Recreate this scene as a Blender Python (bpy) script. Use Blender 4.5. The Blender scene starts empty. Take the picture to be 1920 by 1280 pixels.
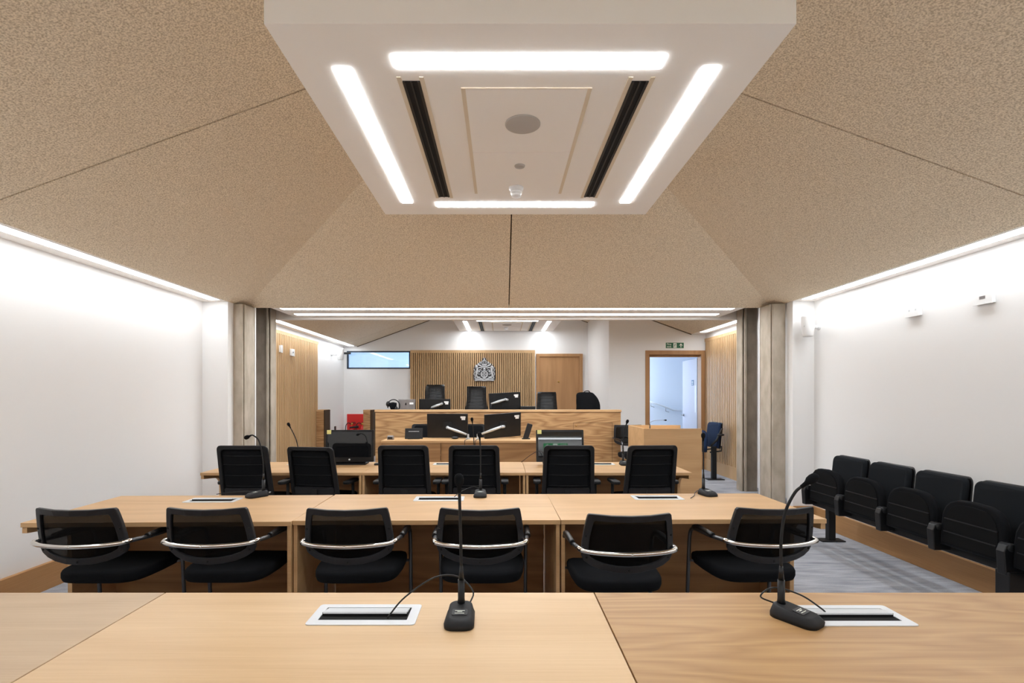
import bpy, math, random
from mathutils import Vector, Matrix
random.seed(7)
PI = math.pi
SC = bpy.context.scene
COL = SC.collection

# ------------------------------------------------------------------ camera, world, exposure
EYE = 1.475
cam_d = bpy.data.cameras.new('camera')
cam_d.sensor_fit = 'HORIZONTAL'; cam_d.sensor_width = 36.0
cam_d.lens = 945.0/1920*36
cam_d.shift_x = 20/1920; cam_d.shift_y = 103/1920
cam_d.clip_start = 0.05; cam_d.clip_end = 60
cam = bpy.data.objects.new('camera', cam_d); COL.objects.link(cam)
cam.location = (0, 0, EYE); cam.rotation_euler = (PI/2, 0, 0)
SC.camera = cam
W = bpy.data.worlds.new('world'); SC.world = W; W.use_nodes = True
W.node_tree.nodes['Background'].inputs[0].default_value = (.5, .55, .6, 1)
W.node_tree.nodes['Background'].inputs[1].default_value = 0.05
vs = SC.view_settings
vs.view_transform = 'Standard'; vs.look = 'None'; vs.gamma = 1; vs.use_curve_mapping = False
vs.exposure = 0.88
SC.cycles.max_bounces = 14; SC.cycles.diffuse_bounces = 9
SC.cycles.use_denoising = True
SC.cycles.sample_clamp_indirect = 6
LED = 7.8        # radiance of the LED strips
LED_TRAY = 23.0   # the strips in the hanging trays

def area(name, loc, rot, sx, sy, power, colour):
    d = bpy.data.lights.new(name, 'AREA'); d.shape = 'RECTANGLE'; d.size = sx; d.size_y = sy
    d.energy = power; d.color = colour
    o = bpy.data.objects.new(name, d); COL.objects.link(o); o.location = loc; o.rotation_euler = rot
    return o
# daylight falling into the corridor behind the open door and behind the high window
area('corridor_daylight', (2.2, 11.4, 1.9), (0, -PI/2, 0), 2.0, 1.6, 75, (.78, .89, 1))
area('hall_daylight', (-0.6, 13.0, 2.2), (0, PI/2, 0), 2.0, 2.0, 50, (.76, .88, 1))

# ------------------------------------------------------------------ mesh helpers
class MB:
    def __init__(s): s.v = []; s.f = []; s.sm = []
    def add(s, vs_, fs, smooth=False):
        b = len(s.v); s.v += [tuple(p) for p in vs_]
        s.f += [tuple(b+i for i in f) for f in fs]; s.sm += [smooth]*len(fs); return s
    def box(s, x0, x1, y0, y1, z0, z1):
        if x0 > x1: x0, x1 = x1, x0
        if y0 > y1: y0, y1 = y1, y0
        if z0 > z1: z0, z1 = z1, z0
        return s.add([(x0,y0,z0),(x1,y0,z0),(x1,y1,z0),(x0,y1,z0),(x0,y0,z1),(x1,y0,z1),(x1,y1,z1),(x0,y1,z1)],
              [(0,3,2,1),(4,5,6,7),(0,1,5,4),(1,2,6,5),(2,3,7,6),(3,0,4,7)])
    def obox(s, c, size, rot=(0,0,0)):
        from mathutils import Euler
        m = Matrix.Translation(c) @ Euler(rot).to_matrix().to_4x4()
        a, b, d = (q/2 for q in size)
        pts = [m @ Vector(p) for p in ((-a,-b,-d),(a,-b,-d),(a,b,-d),(-a,b,-d),(-a,-b,d),(a,-b,d),(a,b,d),(-a,b,d))]
        return s.add(pts, [(0,3,2,1),(4,5,6,7),(0,1,5,4),(1,2,6,5),(2,3,7,6),(3,0,4,7)])
    def prism(s, pts, a, b, axis='y'):
        """pts: outline in the plane across the axis; y -> (x,z), x -> (y,z), z -> (x,y)"""
        def m(p, t): return {'y': (p[0], t, p[1]), 'x': (t, p[0], p[1]), 'z': (p[0], p[1], t)}[axis]
        n = len(pts); vv = [m(p, a) for p in pts] + [m(p, b) for p in pts]
        fs = [tuple(range(n)), tuple(range(2*n-1, n-1, -1))] + [((i+1) % n, i, n+i, n+(i+1) % n) for i in range(n)]
        if axis == 'x' : fs = [tuple(reversed(f)) for f in fs]
        return s.add(vv, fs)
    def tube(s, pts, r, n=10, caps=True):
        pts = [Vector(p) for p in pts]; rr = r if isinstance(r, (list, tuple)) else [r]*len(pts)
        vv = []; up = None
        for i, p in enumerate(pts):
            t = (pts[min(i+1, len(pts)-1)] - pts[max(i-1, 0)]).normalized()
            if up is None:
                up = Vector((0,0,1)) if abs(t.z) < .9 else Vector((0,1,0))
            a = (up - t*up.dot(t)); a = a.normalized() if a.length > 1e-6 else t.orthogonal().normalized()
            up = a; b = t.cross(a)
            vv += [p + (a*math.cos(2*PI*k/n) + b*math.sin(2*PI*k/n))*rr[i] for k in range(n)]
        fs = [(i*n+k, i*n+(k+1) % n, (i+1)*n+(k+1) % n, (i+1)*n+k) for i in range(len(pts)-1) for k in range(n)]
        s.add(vv, fs, True)
        if caps:
            b = len(s.v)-len(vv)
            s.f += [tuple(b+k for k in reversed(range(n))), tuple(b+(len(pts)-1)*n+k for k in range(n))]; s.sm += [False]*2
        return s
    def ell(s, c, r, nu=16, nv=10, e=1.0):
        def sp(x): return math.copysign(abs(x)**e, x)
        vv = []
        for j in range(1, nv):
            a = PI*j/nv - PI/2
            for i in range(nu):
                b = 2*PI*i/nu
                vv.append((c[0]+r[0]*sp(math.cos(a))*sp(math.cos(b)), c[1]+r[1]*sp(math.cos(a))*sp(math.sin(b)), c[2]+r[2]*sp(math.sin(a))))
        vv += [(c[0], c[1], c[2]-r[2]), (c[0], c[1], c[2]+r[2])]
        fs = [(j*nu+i, j*nu+(i+1) % nu, (j+1)*nu+(i+1) % nu, (j+1)*nu+i) for j in range(nv-2) for i in range(nu)]
        B = (nv-1)*nu
        fs += [(B, (i+1) % nu, i) for i in range(nu)] + [(B+1, (nv-2)*nu+i, (nv-2)*nu+(i+1) % nu) for i in range(nu)]
        return s.add(vv, fs, True)
    def lathe(s, prof, c=(0,0,0), n=24, axis='z'):
        def m(r, a, h):
            x, y = r*math.cos(a), r*math.sin(a)
            return {'z': (c[0]+x, c[1]+y, c[2]+h), 'y': (c[0]+x, c[1]+h, c[2]-y), 'x': (c[0]+h, c[1]+x, c[2]+y)}[axis]
        vv = [m(max(r, 1e-5), 2*PI*k/n, h) for r, h in prof for k in range(n)]
        fs = [(j*n+k, j*n+(k+1) % n, (j+1)*n+(k+1) % n, (j+1)*n+k) for j in range(len(prof)-1) for k in range(n)]
        fs += [tuple(reversed(range(n))), tuple((len(prof)-1)*n+k for k in range(n))]
        return s.add(vv, fs, True)
    def stack(s, rings, smooth=True, caps=True):
        """skin between rings of equal point count"""
        n = len(rings[0]); vv = [p for r in rings for p in r]
        fs = [(j*n+k, j*n+(k+1) % n, (j+1)*n+(k+1) % n, (j+1)*n+k) for j in range(len(rings)-1) for k in range(n)]
        s.add(vv, fs, smooth)
        if caps:
            b = len(s.v)-len(vv)
            s.f += [tuple(b+k for k in reversed(range(n))), tuple(b+(len(rings)-1)*n+k for k in range(n))]; s.sm += [False]*2
        return s
    def xf(s, M):
        s.v = [tuple(M @ Vector(p)) for p in s.v]; return s
    def mesh(s, name):
        me = bpy.data.meshes.new(name); me.from_pydata(s.v, [], s.f)
        me.polygons.foreach_set('use_smooth', s.sm); me.update(); return me
    def build(s, name, mat, parent=None, bevel=0, label=None, seg=2):
        me = s.mesh(name); me.materials.append(mat)
        o = bpy.data.objects.new(name, me); COL.objects.link(o); o.parent = parent
        if bevel:
            m = o.modifiers.new('bevel', 'BEVEL'); m.width = bevel; m.segments = seg; m.limit_method = 'ANGLE'; m.angle_limit = .6
        if label: o['label'] = label
        return o

def tag(o, label=None, cat=None, group=None, kind=None):
    for k, v in (('label', label), ('category', cat), ('group', group), ('kind', kind)):
        if v: o[k] = v
    return o
def thing(name, label, cat, loc=(0,0,0), rz=0, group=None):
    o = bpy.data.objects.new(name, None); o.empty_display_size = .1; COL.objects.link(o)
    o.location = loc; o.rotation_euler = (0, 0, rz)
    return tag(o, label, cat, group)
def dup(root, loc, rz=0, label=None, group=None):
    def rec(o, par):
        c = o.copy(); COL.objects.link(c); c.parent = par
        for ch in [x for x in ALL if x.parent == o]: rec(ch, c)
        return c
    ALL = list(COL.objects)
    r = rec(root, None); r.location = loc; r.rotation_euler = (0, 0, rz)
    if label: r['label'] = label
    if group: r['group'] = group
    return r
def struct(name, mb, mat, bevel=0, label=None):
    return tag(mb.build(name, mat, None, bevel), label, None, None, 'structure')

def bez(p, n=8):
    """Catmull-Rom through points"""
    p = [Vector(q) for q in p]; q = [p[0]*2-p[1]] + p + [p[-1]*2-p[-2]]; out = []
    for i in range(1, len(q)-2):
        for k in range(n):
            t = k/n
            out.append(.5*((2*q[i]) + (q[i+1]-q[i-1])*t + (2*q[i-1]-5*q[i]+4*q[i+1]-q[i+2])*t*t + (3*q[i]-q[i-1]-3*q[i+1]+q[i+2])*t**3))
    return out + [p[-1]]
def rrect(w, h, r, n=5, cx=0, cy=0):
    out = []
    for k, (sx, sy) in enumerate(((1,1),(-1,1),(-1,-1),(1,-1))):
        for i in range(n+1):
            a = PI/2*k + PI/2*i/n
            out.append((cx+sx*(w/2-r)+r*math.cos(a), cy+sy*(h/2-r)+r*math.sin(a)))
    return out
def text_mesh(name, body, size, mat, parent, M, label=None):
    cu = bpy.data.curves.new(name, 'FONT'); cu.body = body; cu.size = size; cu.extrude = .0006
    cu.align_x = 'CENTER'; cu.align_y = 'CENTER'; cu.space_line = .8
    t = bpy.data.objects.new(name+'_tmp', cu); COL.objects.link(t)
    me = bpy.data.meshes.new_from_object(t.evaluated_get(bpy.context.evaluated_depsgraph_get()))
    bpy.data.objects.remove(t); bpy.data.curves.remove(cu)
    me.transform(M); me.materials.clear(); me.materials.append(mat)
    o = bpy.data.objects.new(name, me); COL.objects.link(o); o.parent = parent
    return o

# ------------------------------------------------------------------ materials
def lin(c): return tuple(((v/255)/12.92 if v/255 <= .04045 else ((v/255+.055)/1.055)**2.4) for v in c) + (1,)
def mat(name, c, rough=.5, metal=0, spec=None, bump=None, alpha=None, coat=0, raw=False):
    m = bpy.data.materials.new(name); m.use_nodes = True; nt = m.node_tree; b = nt.nodes['Principled BSDF']
    b.inputs['Base Color'].default_value = (tuple(c)+(1,)) if raw else lin(c)
    b.inputs['Roughness'].default_value = rough; b.inputs['Metallic'].default_value = metal
    if spec is not None: b.inputs['Specular IOR Level'].default_value = spec
    if coat: b.inputs['Coat Weight'].default_value = coat; b.inputs['Coat Roughness'].default_value = .05
    # slight procedural unevenness in every material
    tc = nt.nodes.new('ShaderNodeTexCoord'); nz = nt.nodes.new('ShaderNodeTexNoise')
    sc, st = bump or (60, .04)
    nz.inputs['Scale'].default_value = sc; nz.inputs['Detail'].default_value = 4
    nt.links.new(tc.outputs['Object'], nz.inputs['Vector'])
    bp = nt.nodes.new('ShaderNodeBump'); bp.inputs['Strength'].default_value = st; bp.inputs['Distance'].default_value = .002
    nt.links.new(nz.outputs['Fac'], bp.inputs['Height']); nt.links.new(bp.outputs['Normal'], b.inputs['Normal'])
    if alpha is not None:
        tr = nt.nodes.new('ShaderNodeBsdfTransparent'); mx = nt.nodes.new('ShaderNodeMixShader'); mx.inputs[0].default_value = alpha
        nt.links.new(tr.outputs[0], mx.inputs[1]); nt.links.new(b.outputs[0], mx.inputs[2])
        nt.links.new(mx.outputs[0], nt.nodes['Material Output'].inputs[0])
    return m
def emit(name, c, s):
    m = bpy.data.materials.new(name); m.use_nodes = True; nt = m.node_tree; nt.nodes.clear()
    e = nt.nodes.new('ShaderNodeEmission'); o = nt.nodes.new('ShaderNodeOutputMaterial')
    e.inputs[0].default_value = tuple(c)+(1,); e.inputs[1].default_value = s
    nt.links.new(e.outputs[0], o.inputs[0]); return m
def wood(name, c1, c2, grain='x', contour=9, mixf=.5, rough=.42, fine=.55, big=1.0):
    """oak veneer: contour lines of a stretched noise (cathedrals) with fine pores on top"""
    m = bpy.data.materials.new(name); m.use_nodes = True; nt = m.node_tree; N = nt.nodes.new; L = nt.links.new
    b = nt.nodes['Principled BSDF']; b.inputs['Roughness'].default_value = rough; b.inputs['Specular IOR Level'].default_value = .35
    tc = N('ShaderNodeTexCoord'); oi = N('ShaderNodeObjectInfo')
    ad = N('ShaderNodeVectorMath'); ad.operation = 'ADD'
    sc = N('ShaderNodeVectorMath'); sc.operation = 'SCALE'; sc.inputs['Scale'].default_value = 9.0
    cb = N('ShaderNodeCombineXYZ')
    for i in range(3): L(oi.outputs['Random'], cb.inputs[i])
    L(cb.outputs[0], sc.inputs[0]); L(tc.outputs['Object'], ad.inputs[0]); L(sc.outputs[0], ad.inputs[1])
    ax = 'xyz'.index(grain)
    def stretch(lo, hi):
        mp = N('ShaderNodeMapping'); v = [hi]*3; v[ax] = lo; mp.inputs['Scale'].default_value = v
        L(ad.outputs[0], mp.inputs['Vector']); return mp
    n1 = N('ShaderNodeTexNoise'); n1.inputs['Scale'].default_value = big; n1.inputs['Detail'].default_value = 2.5; n1.inputs['Roughness'].default_value = .45
    L(stretch(.45, 3.2).outputs[0], n1.inputs['Vector'])
    mu = N('ShaderNodeMath'); mu.operation = 'MULTIPLY'; mu.inputs[1].default_value = contour; L(n1.outputs['Fac'], mu.inputs[0])
    pp = N('ShaderNodeMath'); pp.operation = 'PINGPONG'; pp.inputs[1].default_value = .5; L(mu.outputs[0], pp.inputs[0])
    n2 = N('ShaderNodeTexNoise'); n2.inputs['Scale'].default_value = 1; n2.inputs['Detail'].default_value = 5; n2.inputs['Roughness'].default_value = .7
    L(stretch(2.5, 130).outputs[0], n2.inputs['Vector'])
    m2 = N('ShaderNodeMath'); m2.operation = 'MULTIPLY'; m2.inputs[1].default_value = fine; L(n2.outputs['Fac'], m2.inputs[0])
    m1 = N('ShaderNodeMath'); m1.operation = 'MULTIPLY'; m1.inputs[1].default_value = mixf*2*(1-fine); L(pp.outputs[0], m1.inputs[0])
    sm = N('ShaderNodeMath'); sm.operation = 'ADD'; L(m1.outputs[0], sm.inputs[0]); L(m2.outputs[0], sm.inputs[1])
    cr = N('ShaderNodeValToRGB'); cr.color_ramp.elements[0].position = .12; cr.color_ramp.elements[1].position = .72
    cr.color_ramp.elements[0].color = lin(c2); cr.color_ramp.elements[1].color = lin(c1)
    L(sm.outputs[0], cr.inputs[0]); L(cr.outputs[0], b.inputs['Base Color'])
    bp = N('ShaderNodeBump'); bp.inputs['Strength'].default_value = .05; bp.inputs['Distance'].default_value = .001
    L(n2.outputs['Fac'], bp.inputs['Height']); L(bp.outputs[0], b.inputs['Normal'])
    return m
def speck(name, c1, c2, scale, stretch=(1,1,1), rough=.9, bump=.3, lo=.35, hi=.65, detail=3, second=None):
    m = bpy.data.materials.new(name); m.use_nodes = True; nt = m.node_tree; N = nt.nodes.new; L = nt.links.new
    b = nt.nodes['Principled BSDF']; b.inputs['Roughness'].default_value = rough; b.inputs['Specular IOR Level'].default_value = .2
    tc = N('ShaderNodeTexCoord'); mp = N('ShaderNodeMapping'); mp.inputs['Scale'].default_value = stretch
    L(tc.outputs['Object'], mp.inputs['Vector'])
    n = N('ShaderNodeTexNoise'); n.inputs['Scale'].default_value = scale; n.inputs['Detail'].default_value = detail
    L(mp.outputs[0], n.inputs['Vector'])
    fac = n.outputs['Fac']
    if second:
        s2, st2, w = second
        mp2 = N('ShaderNodeMapping'); mp2.inputs['Scale'].default_value = st2; L(tc.outputs['Object'], mp2.inputs['Vector'])
        nb = N('ShaderNodeTexNoise'); nb.inputs['Scale'].default_value = s2; nb.inputs['Detail'].default_value = 5; L(mp2.outputs[0], nb.inputs['Vector'])
        mx = N('ShaderNodeMix'); mx.data_type = 'FLOAT'; mx.inputs[0].default_value = w
        L(fac, mx.inputs[2]); L(nb.outputs['Fac'], mx.inputs[3]); fac = mx.outputs[0]
    cr = N('ShaderNodeValToRGB'); cr.color_ramp.elements[0].position = lo; cr.color_ramp.elements[1].position = hi
    cr.color_ramp.elements[0].color = lin(c2); cr.color_ramp.elements[1].color = lin(c1)
    L(fac, cr.inputs[0]); L(cr.outputs[0], b.inputs['Base Color'])
    bp = N('ShaderNodeBump'); bp.inputs['Strength'].default_value = bump; bp.inputs['Distance'].default_value = .004
    L(n.outputs['Fac'], bp.inputs['Height']); L(bp.outputs[0], b.inputs['Normal'])
    return m

M = {}
M['wall'] = mat('white_wall_paint', (236, 235, 234), .85, bump=(40, .03))
M['white'] = mat('white_soffit_paint', (244, 239, 233), .8, bump=(40, .03))
M['tray'] = mat('off_white_board', (250, 246, 241), .8, bump=(30, .02))
M['cream'] = mat('cream_edging', (226, 212, 190), .7)
M['wool'] = speck('wood_wool_board', (247, 233, 210), (196, 178, 151), 120, rough=.95, bump=.6, lo=.33, hi=.62, detail=3)
M['carpet'] = speck('blue_grey_carpet', (190, 192, 199), (132, 135, 143), 210, rough=1, bump=.5, lo=.36, hi=.66, second=(2.2, (1.4, 7, 1), .55))
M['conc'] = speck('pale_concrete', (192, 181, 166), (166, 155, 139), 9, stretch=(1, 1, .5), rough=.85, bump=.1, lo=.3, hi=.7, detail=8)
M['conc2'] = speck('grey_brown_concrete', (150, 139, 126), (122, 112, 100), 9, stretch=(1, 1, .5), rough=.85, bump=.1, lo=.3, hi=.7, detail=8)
M['top_mid'] = wood('pale_oak_top', (219, 188, 148), (198, 163, 121), 'x', 5, .8, .38, .7)
M['top_left'] = wood('ash_oak_top', (198, 173, 142), (177, 149, 117), 'x', 6, .8, .38, .7)
M['top_right'] = wood('figured_oak_top', (190, 153, 107), (158, 119, 78), 'x', 15, .8, .38, .6, 1.2)
M['desk'] = wood('desk_oak', (210, 172, 127), (184, 144, 99), 'x', 5, .8, .42, .65)
M['panel'] = wood('panel_oak', (182, 140, 95), (146, 106, 68), 'x', 8, .8, .5, .5)
M['bench'] = wood('bench_oak', (190, 150, 105), (146, 105, 67), 'x', 15, .9, .45, .4, 1.5)
M['slat'] = wood('slat_oak', (214, 178, 134), (184, 146, 102), 'z', 4, .6, .5, .7)
M['skirt'] = wood('skirting_oak', (190, 146, 98), (158, 116, 74), 'y', 4, .6, .5, .7)
M['doorwood'] = wood('door_oak', (184, 140, 97), (156, 114, 74), 'z', 5, .7, .45, .6)
M['slatback'] = mat('dark_slat_backing', (70, 52, 34), .9)
M['dark'] = mat('void_black', (14, 13, 13), .9)
M['black'] = mat('black_plastic', (21, 21, 23), .38, spec=.4)
M['blackm'] = mat('matt_black_plastic', (28, 28, 30), .6, spec=.3)
M['shell'] = mat('dull_black_shell', (13, 13, 14), .85, spec=.15)
M['frame'] = mat('charcoal_plastic', (34, 34, 37), .42, spec=.4)
M['fabric'] = mat('black_fabric', (17, 18, 21), .95, spec=.15, bump=(600, .4))
M['fabric2'] = mat('dark_slate_fabric', (27, 30, 34), .95, spec=.2, bump=(600, .4))
M['blue'] = mat('navy_fabric', (36, 52, 82), .9, spec=.2, bump=(500, .3))
M['mesh'] = mat('black_mesh', (15, 14, 14), .8, spec=.1, alpha=.80, bump=(400, .2))
M['leather'] = mat('black_leather', (18, 18, 20), .42, spec=.4, bump=(200, .1))
M['chrome'] = mat('chrome', (225, 222, 218), .12, 1)
M['steel'] = mat('brushed_steel', (150, 150, 152), .3, 1)
M['tubing'] = mat('grey_tube_steel', (92, 93, 96), .35, .8)
M['silver'] = mat('silver_plastic', (200, 203, 206), .35, .3)
M['alu'] = mat('anodised_aluminium', (214, 217, 221), .38, .25)
M['greyplastic'] = mat('grey_plastic', (128, 122, 120), .4, .2)
M['whitep'] = mat('white_plastic', (236, 236, 236), .4)
M['grille'] = mat('grey_speaker_grille', (188, 182, 176), .8, bump=(900, .3))
M['screen'] = mat('glossy_dark_screen', (20, 21, 24), .03, spec=.8, bump=(5, 0))
M['red'] = mat('red_board', (214, 38, 34), .45)
M['redglossy'] = mat('red_enamel', (196, 20, 20), .25)
M['brass'] = mat('brass', (190, 150, 80), .3, 1)
M['yellow'] = mat('pale_yellow_paper', (232, 226, 150), .8)
M['green'] = mat('sign_green', (20, 92, 58), .5)
M['signwhite'] = mat('sign_white', (236, 240, 228), .6)
M['pewter'] = mat('pewter', (196, 196, 198), .5, .2, bump=(120, .5))
M['crestdark'] = mat('dark_pewter', (84, 82, 84), .6, .2)
M['blueframe'] = mat('dark_blue_frame', (40, 52, 66), .5)
M['lav'] = mat('pale_grey_laminate', (178, 180, 196), .4)
M['corr'] = mat('corridor_white', (215, 222, 232), .8)
M['litgreen'] = emit('lit_sign_green', (.02, .55, .16), 1.6)
M['litwhite'] = emit('lit_sign_white', (.9, 1, .92), 3.0)
M['plate'] = mat('blue_sign_plate', (70, 110, 160), .5)
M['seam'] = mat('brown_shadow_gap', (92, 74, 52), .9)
M['led'] = emit('led_strip', (.95, 1.0, 1.04), LED)
M['ledt'] = emit('tray_led_strip', (.95, 1.0, 1.04), LED_TRAY)
M['ledm'] = emit('middle_led_strip', (.95, 1.0, 1.04), LED*2.1)
def glass_mat():
    m = bpy.data.materials.new('window_glass'); m.use_nodes = True; nt = m.node_tree; nt.nodes.clear()
    g = nt.nodes.new('ShaderNodeBsdfGlossy'); g.inputs['Roughness'].default_value = .02
    t = nt.nodes.new('ShaderNodeBsdfTransparent'); t.inputs[0].default_value = (.9, .95, 1, 1)
    fr = nt.nodes.new('ShaderNodeFresnel'); fr.inputs[0].default_value = 1.5
    mx = nt.nodes.new('ShaderNodeMixShader'); o = nt.nodes.new('ShaderNodeOutputMaterial')
    nt.links.new(fr.outputs[0], mx.inputs[0]); nt.links.new(t.outputs[0], mx.inputs[1]); nt.links.new(g.outputs[0], mx.inputs[2])
    nt.links.new(mx.outputs[0], o.inputs[0]); return m
M['glass'] = glass_mat()

# ------------------------------------------------------------------ room shell
XL, XR = -3.5, 3.65          # side walls
EL, ER = -3.2, 3.39          # inner edges of the side soffits
ZS = 2.585                   # soffit height
YB = 11.2                    # wall behind the bench
YD = 9.0                     # wall with the open door
XN = 1.92                    # side of the projecting corner
FB = .175                    # raised floor of the front half of the court
DZ = .35                     # dais
struct('floor', MB().box(XL-.1, XR+.1, -.7, 5.95, -.1, 0), M['carpet'])
struct('floor_raised', MB().box(XL-.1, XR+.1, 5.95, YB+.1, -.1, FB), M['carpet'])
struct('floor_dais', MB().box(-2.4, XN, 7.75, YB, FB, DZ), M['carpet'])
struct('wall_left', MB().box(XL-.12, XL, -.6, YB, 0, 2.9), M['wall'])
struct('wall_right', MB().box(XR, XR+.12, -.6, YD, 0, 2.9), M['wall'])
struct('wall_rear', MB().box(XL-.12, XR+.12, -.7, -.58, 0, 2.9), M['wall'])
struct('wall_return_left', MB().box(XL, -3.2, 5.9, 6.02, 0, ZS), M['wall'])
struct('wall_return_right', MB().box(3.40, XR, 5.88, 6.0, 0, ZS), M['wall'])
# back wall with the opening of the high window
wx0, wx1, wz0, wz1 = -3.43, -2.02, 2.09, 2.485
struct('wall_back', MB().box(XL-.12, wx0, YB, YB+.12, 0, 4.1).box(wx1, XN+.14, YB, YB+.12, 0, 4.1)
       .box(wx0, wx1, YB, YB+.12, 0, wz0).box(wx0, wx1, YB, YB+.12, wz1, 4.1), M['wall'])
# door wall with the opening
dx0, dx1, dz1 = 2.64, 3.56, 2.22
struct('wall_door', MB().box(XN, dx0-.02, YD, YD+.14, 0, 4.1).box(dx1+.02, XR+.12, YD, YD+.14, 0, 4.1).box(dx0-.02, dx1+.02, YD, YD+.14, dz1+.02, 4.1), M['wall'])
struct('wall_corner', MB().box(XN, XN+.14, YD+.14, YB, 0, 4.1), M['wall'])

# pyramid ceilings of wood wool boards
SL = .363
def pyramid(name, cx, cy, h, zb, clip_y=None):
    """eight triangular boards with a gap along the mid seams"""
    mb = MB(); apex = Vector((cx, cy, zb+SL*h))
    cs = [Vector((cx-h, cy-h, zb)), Vector((cx+h, cy-h, zb)), Vector((cx+h, cy+h, zb)), Vector((cx-h, cy+h, zb))]
    for i in range(4):
        a, b = cs[i], cs[(i+1) % 4]; mid = (a+b)/2; d = (b-a).normalized()*.006
        for tri in ((a, mid-d, apex-d), (mid+d, b, apex+d)):
            up = Vector((0, 0, .03)); v = list(tri)
            if clip_y:                                   # cut by the wall plane
                out = []
                for k in range(3):
                    p, q = v[k], v[(k+1) % 3]
                    if p.y <= clip_y: out.append(p)
                    if (p.y-clip_y)*(q.y-clip_y) < 0: out.append(p+(q-p)*((clip_y-p.y)/(q.y-p.y)))
                v = out
            if len(v) < 3: continue
            n = len(v)
            mb.add([p for p in v]+[p+up for p in v], [tuple(range(n)), tuple(range(2*n-1, n-1, -1))]+[((k+1) % n, k, n+k, n+(k+1) % n) for k in range(n)])
    struct(name, mb, M['wool'])
CX = .095; HH = 3.295
CY1 = 6.32-HH; CY2 = 7.21+HH
pyramid('ceiling_front', CX, CY1, HH, ZS)
pyramid('ceiling_back', CX, CY2, HH, ZS, YB)
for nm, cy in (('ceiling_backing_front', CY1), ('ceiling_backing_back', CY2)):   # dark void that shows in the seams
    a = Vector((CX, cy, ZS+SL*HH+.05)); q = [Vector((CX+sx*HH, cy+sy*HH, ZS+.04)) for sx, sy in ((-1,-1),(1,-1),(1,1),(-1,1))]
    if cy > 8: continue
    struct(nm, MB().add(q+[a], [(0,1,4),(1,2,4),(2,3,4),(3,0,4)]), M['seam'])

# soffits
struct('ceiling_soffit_left', MB().box(XL, EL, -.58, 5.9, ZS, ZS+.1), M['white'])
struct('ceiling_soffit_right', MB().box(ER, XR, -.58, 5.88, ZS, ZS+.1), M['white'])
struct('ceiling_soffit_rear', MB().box(EL, ER, -.58, CY1-HH, ZS, ZS+.1), M['white'])
struct('ceiling_soffit_middle', MB().box(-2.89, 3.05, 6.32, 7.08, ZS, ZS+.06), M['white'])
struct('trim_track', MB().box(-3.2, 3.35, 7.10, 7.19, ZS-.025, ZS+.2), M['white'])
struct('ceiling_pocket', MB().box(XL, -2.89, 6.02, 7.1, ZS+.14, ZS+.2).box(3.05, XR, 6.0, 7.1, ZS+.14, ZS+.2)
       .box(-2.885, -2.87, 6.33, 7.1, ZS+.07, ZS+.16).box(3.03, 3.045, 6.33, 7.1, ZS+.07, ZS+.16), M['dark'])  # boards painted black to stand in for the dark void above the columns
struct('ceiling_soffit_far_left', MB().box(XL, EL, 7.21, YB, ZS, ZS+.1), M['white'])
struct('ceiling_soffit_far_right', MB().box(ER, XR, 7.21, YD, ZS, ZS+.1), M['white'])
# brown bars stand in for the shadow gap where boards meet the end walls
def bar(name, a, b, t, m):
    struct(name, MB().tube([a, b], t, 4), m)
bar('trim_shadow_1', (EL, YB-.012, ZS), (CX-1.3, YB-.012, ZS+SL*(CX-1.3-EL)), .012, M['seam'])
bar('trim_shadow_2', (ER, YD-.012, ZS), (XN, YD-.012, ZS+SL*(ER-XN)), .012, M['seam'])
bar('trim_shadow_3', (XN, YB-.012, ZS+SL*(ER-XN)), (CX+1.0, YB-.012, ZS+SL*(HH-1.0)), .012, M['seam'])

# LED strips set in the soffits
def led(label, x0, x1, y0, y1, z=ZS, m='led', name='led_strip', parent=None):
    o = MB().box(x0, x1, y0, y1, z-.004, z+.004)
    if parent is None:
        t = thing(name, label, 'light', ((x0+x1)/2, (y0+y1)/2, z))
        cx_, cy_ = (x0+x1)/2, (y0+y1)/2
        a, b = (x1-x0)/2, (y1-y0)/2
        MB().box(-a, a, -b, b, -.005, .003).build('diffuser', M[m], t)
        MB().box(-a-.008, -a, -b-.008, b+.008, -.003, .004).box(a, a+.008, -b-.008, b+.008, -.003, .004).box(-a, a, -b-.008, -b, -.003, .004).box(-a, a, b, b+.008, -.003, .004).build('trim_frame', M['white'], t)
        return t
    return o.build(name, M[m], parent)
led('long white LED strip above the left wall, running towards the camera', -3.345, -3.235, -.4, 5.78)
led('long white LED strip above the right wall, over the black tip-up seats', 3.42, 3.53, -.4, 5.73)
led('white LED strip above the wall behind the desks, seen only in reflections', -2.8, 2.95, -.50, -.39)
led('nearer of the two long LED strips across the opening between the rooms', -2.78, 2.93, 6.335, 6.43, m='ledm')
led('farther of the two long LED strips across the opening between the rooms', -2.78, 2.92, 6.76, 6.86, m='ledm')
led('white LED strip above the slatted panelling on the left side of the back room', -3.345, -3.235, 7.3, 11.05)
led('short white LED strip above the slatted panelling on the right, near the open door', 3.42, 3.53, 7.3, 8.68)

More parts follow.
